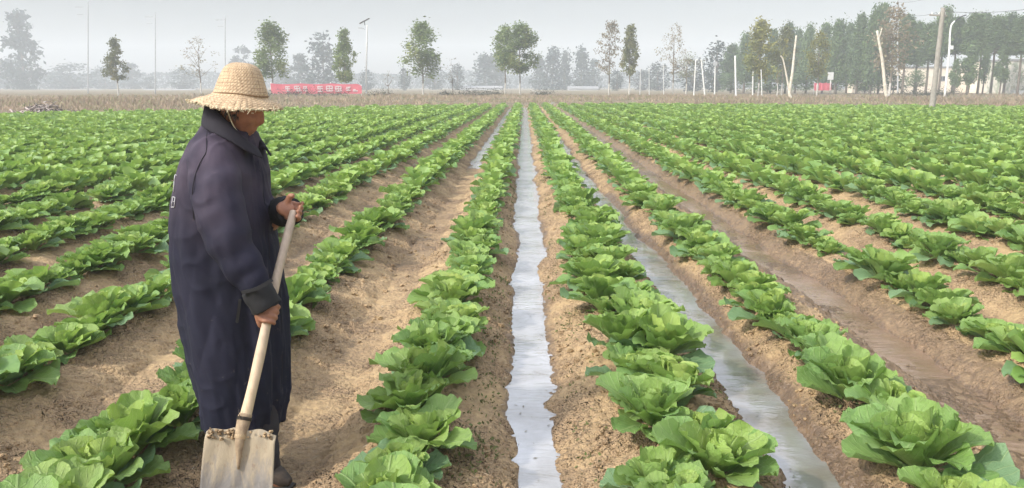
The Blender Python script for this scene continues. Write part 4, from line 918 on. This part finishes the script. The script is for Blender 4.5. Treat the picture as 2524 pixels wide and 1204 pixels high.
# ------------------------------------------------------------------ banners and signs
m_red, nt, b = new_mat('red_banner_cloth')
nt.links.new(mixc(nt, rng_(nt, noise(nt, 1.4, 4), .35, .7), rgb(.62, .14, .18), rgb(.54, .10, .135)), b.inputs['Base Color']); b.inputs['Roughness'].default_value = .7
m_bw = simple('white_banner_print', (.72, .60, .60), .8)
def banner(px0, px1, ty, by, Y, marks, label, fold=0.0):
    A = at(px0, by, Y); Bq = at(px1, by, Y); zt = at((px0 + px1) / 2, ty, Y).z; zb = A.z; W = Bq.x - A.x; g0 = gz(A.x, Y)
    root = link('banner', None, None, ((A.x + Bq.x) / 2, Y, g0), label, 'banner'); x0 = -W / 2; nx_, nz_ = 90, 10
    V = []; F = []
    yy_ = lambda u, v: .05 * math.sin(u * 23) * (1 - v) + .03 * math.sin(u * 61 + v * 4)
    zz_ = lambda u, v: zb - g0 + (zt - zb) * v - .09 * math.sin(math.pi * ((u * 3) % 1)) * (.4 + .6 * v) - fold * max(0, (u - .93) / .07) ** 2 * .35 * v
    for lay in (0, 1):
        for j in range(nz_ + 1):
            for i in range(nx_ + 1): V.append((x0 + W * i / nx_, yy_(i / nx_, j / nz_) + lay * .02, zz_(i / nx_, j / nz_)))
    n1 = (nx_ + 1) * (nz_ + 1)
    for j in range(nz_):
        for i in range(nx_): a = j * (nx_ + 1) + i; F.append((a, a + 1, a + nx_ + 2, a + nx_ + 1)); F.append((a + n1, a + n1 + nx_ + 1, a + n1 + nx_ + 2, a + n1 + 1))
    mb = MB(); mb.add(V, F); link('cloth', mb.me('cloth', m_red), root)
    for (mx, mw, strokes) in marks:
        mb = MB(); h = (zt - zb) * .52; w_ = mw * Y / FPX; u0 = (mx - px0) / (px1 - px0); zc = zz_(u0, .5)
        cx = x0 + W * u0; cyy = yy_(u0, .5) - .05
        for (ax, az, bx, bz) in strokes: 
            c1 = Vector((cx + ax * w_ / 2, cyy, zc + az * h / 2)); c2 = Vector((cx + bx * w_ / 2, cyy, zc + bz * h / 2)); mb.tube([c1, c2], [.05, .05], 6, .3, (0, 1, 0) if 0 else (1, 0, 0) if abs(ax - bx) < .3 else (0, 0, 1))
        link('character', mb.me('character', m_bw, False), root)
    for u in ([0, .33, .66, .995] if W > 4 else [.01, .99]):
        mb = MB(); mb.tube([(x0 + W * u, .07, -.05), (x0 + W * u, .07, zz_(u, 1) + .12)], [.04, .035], 8); link('post', mb.me('post', m_white if W > 4 else m_grey), root)
    return root
ST = {'a': [(-1, .9, 1, .9), (-1, .1, 1, .1), (-1, -.9, 1, -.9), (0, .9, 0, -.9), (-.8, .9, -.8, -.2)], 'b': [(-1, .9, -1, -.9), (-1, .9, 1, .9), (1, .9, 1, -.9), (-1, 0, 1, 0), (-1, -.9, 1, -.9), (0, .9, 0, -.9)],
      'c': [(-.9, .6, -.2, .9), (-.6, .9, -.6, -.9), (0, .8, 1, .8), (0, .1, 1, .1), (.5, .8, .5, -.9), (-.1, -.9, 1, -.8)], 'd': [(-.3, .9, -.9, -.1), (-.3, .2, .5, .9), (0, .4, 0, -.4), (-.9, -.5, .9, -.5), (.9, .9, .2, .1)]}
banner(668, 892, 206, 231, 84, [(710, 11, ST['a']), (733, 13, ST['b']), (753, 10, ST['c']), (790, 13, ST['a']), (813, 14, ST['b']), (835, 13, ST['b']), (859, 12, ST['d']), (876, 12, [(-1, -.8, 1, -.8), (-.8, -.3, .2, -.3)])],
       'long red banner with white characters standing behind the straw hat', .8)
banner(2006, 2048, 204, 223, 96, [(2014, 5, ST['c'])], 'short red banner low beneath the small white sign board')
B = at(2046, 226, 93); z0 = gz(B.x, 93); root = link('sign', None, None, (B.x, 93, z0), 'small blank white sign board on a post above the short red banner', 'sign')
mb = MB(); mb.tube([(0, .04, -.05), (0, .04, at(2046, 182, 93).z - z0)], [.05, .05], 8); link('post', mb.me('post', m_white), root)
mb = MB(); za, zb = at(2046, 197, 93).z - z0, at(2046, 179, 93).z - z0; mb.box((-.06, 0, (za + zb) / 2), (.62, .05, zb - za)); link('board', mb.me('board', m_white, False), root)
mb = MB(); mb.box((-.06, .032, (za + zb) / 2), (.68, .02, zb - za + .06)); link('board_frame', mb.me('board_frame', m_grey, False), root)

# ------------------------------------------------------------------ buildings
m_cream, nt, b = new_mat('cream_plaster')
nt.links.new(mixc(nt, rng_(nt, noise(nt, .7, 6, .65), .4, .7), rgb(.84, .74, .61), rgb(.74, .63, .50)), b.inputs['Base Color']); b.inputs['Roughness'].default_value = .92
m_roofg = simple('grey_roof_sheet', (.30, .30, .30), .8, .3, 1.2)
m_dkgl = simple('dark_window_glass', (.05, .055, .06), .25)
def house(px0, px1, ty, Y, depth, wall, label, wins, win=(1.1, 1.2), roofh=.25, door=None, by=238, name='building', pitch=0.0):
    A = at(px0, by, Y); Bq = at(px1, by, Y); z0 = gz((A.x + Bq.x) / 2, Y) - .1; Hh = at((px0 + px1) / 2, ty, Y).z - z0; W = Bq.x - A.x
    root = link(name, None, None, ((A.x + Bq.x) / 2, Y, z0), label, 'building')
    mb = MB(); mb.box((0, depth / 2, Hh / 2), (W, depth, Hh)); link('wall', mb.me('wall', wall, False), root)
    mb = MB(); e = .25
    if pitch: mb.add([(-W / 2 - e, -e, Hh), (W / 2 + e, -e, Hh), (W / 2 + e, depth + e, Hh), (-W / 2 - e, depth + e, Hh), (-W / 2 - e, depth / 2, Hh + pitch), (W / 2 + e, depth / 2, Hh + pitch)], [(0, 1, 5, 4), (2, 3, 4, 5), (0, 4, 3), (1, 2, 5), (3, 2, 1, 0)])
    else: mb.box((0, depth / 2, Hh + roofh / 2), (W + .3, depth + .3, roofh))
    link('roof', mb.me('roof', m_roofg, False), root)
    for k in range(wins):
        x = -W / 2 + W * (k + .5) / wins; mb = MB(); zc = Hh * .58
        for (cx, cz, sx2, sz2) in ((0, win[1] / 2, win[0] + .12, .07), (0, -win[1] / 2, win[0] + .2, .09), (-win[0] / 2, 0, .07, win[1]), (win[0] / 2, 0, .07, win[1]), (0, 0, .05, win[1])): mb.box((x + cx, -.02, zc + cz), (sx2, .07 if sx2 > .06 else .05, sz2))
        f = link('window', mb.me('window', m_grey, False), root); mb = MB(); mb.box((x, -.004, zc), (win[0] - .06, .02, win[1] - .06)); link('pane', mb.me('pane', m_dkgl, False), f)
    return root, W, Hh
house(2226, 2410, 168, 140, 7, m_cream, 'long low cream walled building seen between the cedar trunks', 3, (1.0, .8))
r_, W, Hh = house(2412, 2484, 152, 137, 7, m_cream, 'taller cream walled building behind the conifers near the right edge', 1, (.9, .9))
house(2100, 2222, 204, 136, 3, m_cream, 'very low cream wall seen left of the leaning concrete pole', 0)
m_mott, nt, b = new_mat('mottled_pale_wall')
nt.links.new(mixc(nt, rng_(nt, noise(nt, 1.1, 6, .7), .47, .56), rgb(.62, .58, .50), rgb(.30, .33, .24)), b.inputs['Base Color']); b.inputs['Roughness'].default_value = .95
r_, W, Hh = house(2488, 2640, 150, 118, 6, m_mott, 'pale wall covered with climbing greenery at the right edge', 1, (1, 1))
rg = np.random.default_rng(5); P = np.stack([rg.uniform(-W / 2, W / 2, 1400), rg.uniform(-.22, -.02, 1400), rg.uniform(.3, Hh, 1400)], 1); keep = vnoise(P[:, 0] * .9, P[:, 2] * .9, 3) > .05
V, F = cards(P[keep], .09, rg); link('climbing_plant', mesh('climbing_plant', V, F, FM['green'], False, attrs={'tone': rg.random(len(V))}), r_)
m_pale = simple('pale_far_wall', (.62, .62, .62), .9, .15, .3)
for (a, b2, ty, Y, lab) in ((98, 236, 227, 250, 'pale low shed in the mist, leftmost'), (345, 470, 226, 250, 'pale low shed in the mist left of the straw hat'), (1130, 1236, 218, 240, 'pale low building in the mist left of the green pair'), (1402, 1474, 219, 240, 'pale low shed in the mist right of the channel end')):
    house(a, b2, ty, Y, 8, m_pale, lab, 0, pitch=.7, name='shed')
B = at(2507, 224, 106); root = link('crate', None, None, (B.x, 106, gz(B.x, 106)), 'low white crate on the ground near the right edge', 'crate')
mb = MB(); 
for (c, d) in (((0, 0, .05), (1.2, .8, .06)), ((0, -.38, .3), (1.2, .04, .44)), ((0, .38, .3), (1.2, .04, .44)), ((-.58, 0, .3), (.04, .72, .44)), ((.58, 0, .3), (.04, .72, .44))): mb.box(c, d)
link('side', mb.me('side', m_white, False), root); mb = MB(); mb.box((0, 0, .54), (1.24, .84, .035)); link('lid', mb.me('lid', m_white, False), root)

# ------------------------------------------------------------------ brush heap, weeds, hedges
B = at(102, 279, 40); bz = gz(B.x, 40); root = link('brush_heap', None, None, (B.x, 40, bz), 'heap of dark twigs and pale scraps at the left end of the field', 'heap')
rs = random.Random(8)
for nm, mt, cnt_, rr in (('twigs', simple('dark_twigs', (.075, .06, .055), .9), 420, .012), ('scraps', simple('pale_scraps', (.60, .54, .49), .8, .5, 8, col2=(.3, .2, .19)), 150, .028)):
    mb = MB()
    for k in range(cnt_):
        u = rs.gauss(0, .45); p = Vector((u * 1.1, rs.gauss(0, .35), abs(rs.gauss(0, .26)) * math.exp(-u * u * .8) + .03 + (.12 if u > .3 else 0))); d_ = Vector((rs.gauss(0, 1), rs.gauss(0, .8), rs.gauss(0, .55))).normalized() * rs.uniform(.08, .34)
        mb.tube([p - d_, p + Vector((0, 0, .02)), p + d_], [rr, rr * .8, rr * .3], 4, 1 if nm == 'twigs' else 2.2)
    link(nm, mb.me(nm, mt), root)['kind'] = 'stuff'
rg = np.random.default_rng(12); N = 60000
wx = rg.uniform(-1, 1, N); _d = rg.uniform(0, 1, N) ** 1.3 * 48; wx = wx * (.72 * (50 + _d) + 4); wy = edge(wx) + .2 + _d; dn_ = fbm(wx * .12, wy * .25, 3, 70)
k = (dn_ > -.45) & (wy < 96) & ~((wx > 28) & (wx < 44) & (wy > 73) & (wy < 78)); wx, wy, dn_ = wx[k], wy[k], dn_[k]; N = len(wx); wz = height(wx, wy)[0]
hh = rg.uniform(.10, .30, N) * (1 + .7 * np.clip(dn_, 0, 1)) * (.5 + .5 * sstep(0, 8, wy - edge(wx))); a = rg.uniform(0, 6.28, N); ln = rg.normal(0, .35, (N, 2)); bw = rg.uniform(.02, .06, N)
B0 = np.stack([wx - np.cos(a) * bw, wy - np.sin(a) * bw, wz - .02], 1); B1 = np.stack([wx + np.cos(a) * bw, wy + np.sin(a) * bw, wz - .02], 1)
M1 = np.stack([wx + ln[:, 0] * hh * .4 + np.cos(a) * bw * 1.5, wy + ln[:, 1] * hh * .4, wz + hh * .6], 1); T1 = np.stack([wx + ln[:, 0] * hh, wy + ln[:, 1] * hh, wz + hh], 1)
V = np.stack([B0, B1, M1, T1], 1).reshape(-1, 3); F = np.arange(N * 4).reshape(N, 4)
m_weed = foliage('dry_weeds', (.46, .35, .25), (.28, .21, .15), (.26, .27, .13), .3)
link('dry_weeds', mesh('dry_weeds', V, F, m_weed, False, attrs={'tone': np.repeat(np.clip(.5 + .6 * dn_ + rg.normal(0, .2, N), 0, 1), 4)}), label='brown dry weeds and grass on the bank behind the field', cat='weeds', kind='stuff')
# grey green scrub behind the banner
N = 9000; c_ = [(at(px, 240, Y).x, Y, r) for px, Y, r in ((720, 83, 1.0), (775, 83.4, 1.3), (835, 83.2, .8), (940, 88, .9), (1160, 92, 1.4), (1215, 93, 1.0), (1100, 93, .7), (1340, 93, .9), (660, 82, .6), (2240, 92, 1.4), (2290, 90, 1.6), (2330, 92, 1.4))]
kk = rg.integers(0, len(c_), N); C_ = np.array(c_)[kk]; P = np.stack([C_[:, 0] + rg.normal(0, .75, N) * C_[:, 2], C_[:, 1] - .6 + rg.normal(0, .2, N), np.zeros(N)], 1); P[:, 2] = height(P[:, 0], P[:, 1])[0] + np.abs(rg.normal(0, .34, N)) * C_[:, 2] ** .5
V, F = cards(P, .07, rg); link('scrub', mesh('scrub', V, F, foliage('grey_scrub', (.13, .12, .085), (.05, .06, .04)), False, attrs={'tone': np.repeat(rg.random(N), 4)}), label='low grey green scrub along the foot of the road bank', cat='scrub', kind='stuff')
# pale dirt track on the right
ya, yb = 74.2, 77; xx = np.linspace(29, 60, 40); V = []; 
for x in xx: 
    for y in np.linspace(ya, yb, 6): V.append((x, y, gz(x, y) + .03 + .0))
V = np.array(V); idx = np.arange(len(V)).reshape(40, 6); F = np.stack([idx[:-1, :-1], idx[1:, :-1], idx[1:, 1:], idx[:-1, 1:]], -1).reshape(-1, 4)
link('path', mesh('path', V, F, simple('pale_dirt', (.42, .34, .27), .95, .25, 2)), kind='structure')
# small weeds at the water's edge
N = 5200; wx, wy = [], []
for _ in range(260):
    c0 = random.choice([(-.17, .04), (-.20, .05), (.27, .04), (.36, .05), (.98, .05), (1.5, .04), (-.3, .06)]); y = 2.0 * math.exp(random.random() * math.log(7)); n_ = random.randint(6, 30)
    for _ in range(n_): wx.append(c0[0] + random.gauss(0, c0[1])); wy.append(y + random.gauss(0, .06))
wx, wy = np.array(wx), np.array(wy); wz = height(wx, wy)[0]; k = wz > -.004; wx, wy, wz = wx[k], wy[k], wz[k]; N = len(wx)
P = np.stack([wx, wy, wz + rg.uniform(.004, .03, N)], 1); V, F = cards(P, .010, rg); link('small_weeds', mesh('small_weeds', V, F, foliage('small_weed_leaves', (.12, .20, .05), (.16, .14, .07)), False, attrs={'tone': np.repeat(rg.random(N), 4)}), label='tiny weeds growing along the edges of the water channels', cat='weeds', kind='stuff')

# bits of straw, leaf and foam on the water and soil
def litter(name, label, cat, n, ymax, size, mat, onwater, asp):
    yy = 2.0 * np.exp(rg.random(n) * math.log(ymax / 2.0)); xx = rg.uniform(-.6, .6, n) * yy if not onwater else np.where(rg.random(n) < .5, rg.normal(.04, .10, n), rg.normal(1.2, .13, n)); z, i_, s_, h_, e_ = height(xx, yy)
    k = (z < -.004) if onwater else (z > .01); xx, yy, z = xx[k], yy[k], z[k]; V = []; F = []; m = len(xx)
    for q in range(m):
        a = rg.uniform(0, 6.28); l = size * rg.uniform(.4, 1.6) * (1 + yy[q] * .06); w_ = l * asp * rg.uniform(.5, 1.3); zz = .0035 if onwater else z[q] + .006; tl = 0 if onwater else rg.normal(0, .3)
        ca, sa = math.cos(a), math.sin(a)
        for (u, v) in ((-1, 0), (0, -1), (1, 0), (0, 1)): V.append((xx[q] + u * l * ca - v * w_ * sa, yy[q] + u * l * sa + v * w_ * ca, zz + u * l * tl))
    link(name, mesh(name, np.array(V), np.arange(m * 4).reshape(m, 4), mat, False), label=label, cat=cat, kind='stuff')
litter('floating_bits', 'dark bits of leaf and straw floating on the channel water', 'debris', 170, 12, .007, simple('wet_leaf_bits', (.07, .05, .035), .6, .4, 30, col2=(.16, .14, .06)), True, .3)
litter('straw_bits', 'short pale pieces of straw lying on the soil', 'straw', 1500, 10, .011, simple('pale_straw_bits', (.50, .42, .30), .8, .4, 30, col2=(.2, .13, .08)), False, .14)

# ------------------------------------------------------------------ haze
HD_ = 0.0019
m_hz = bpy.data.materials.new('haze_air'); m_hz.use_nodes = True; nt = m_hz.node_tree; nt.nodes.remove(nt.nodes['Principled BSDF'])
pv = nt.nodes.new('ShaderNodeVolumePrincipled'); pv.inputs['Color'].default_value = rgb(.91, .955, 1.0); pv.inputs['Density'].default_value = HD_; pv.inputs['Anisotropy'].default_value = 0.0
nt.links.new(pv.outputs[0], nt.nodes['Material Output'].inputs['Volume'])
mb = MB(); mb.box((0, 275, 15), (1000, 690, 34)); link('haze', mb.me('haze', m_hz, False), kind='stuff')
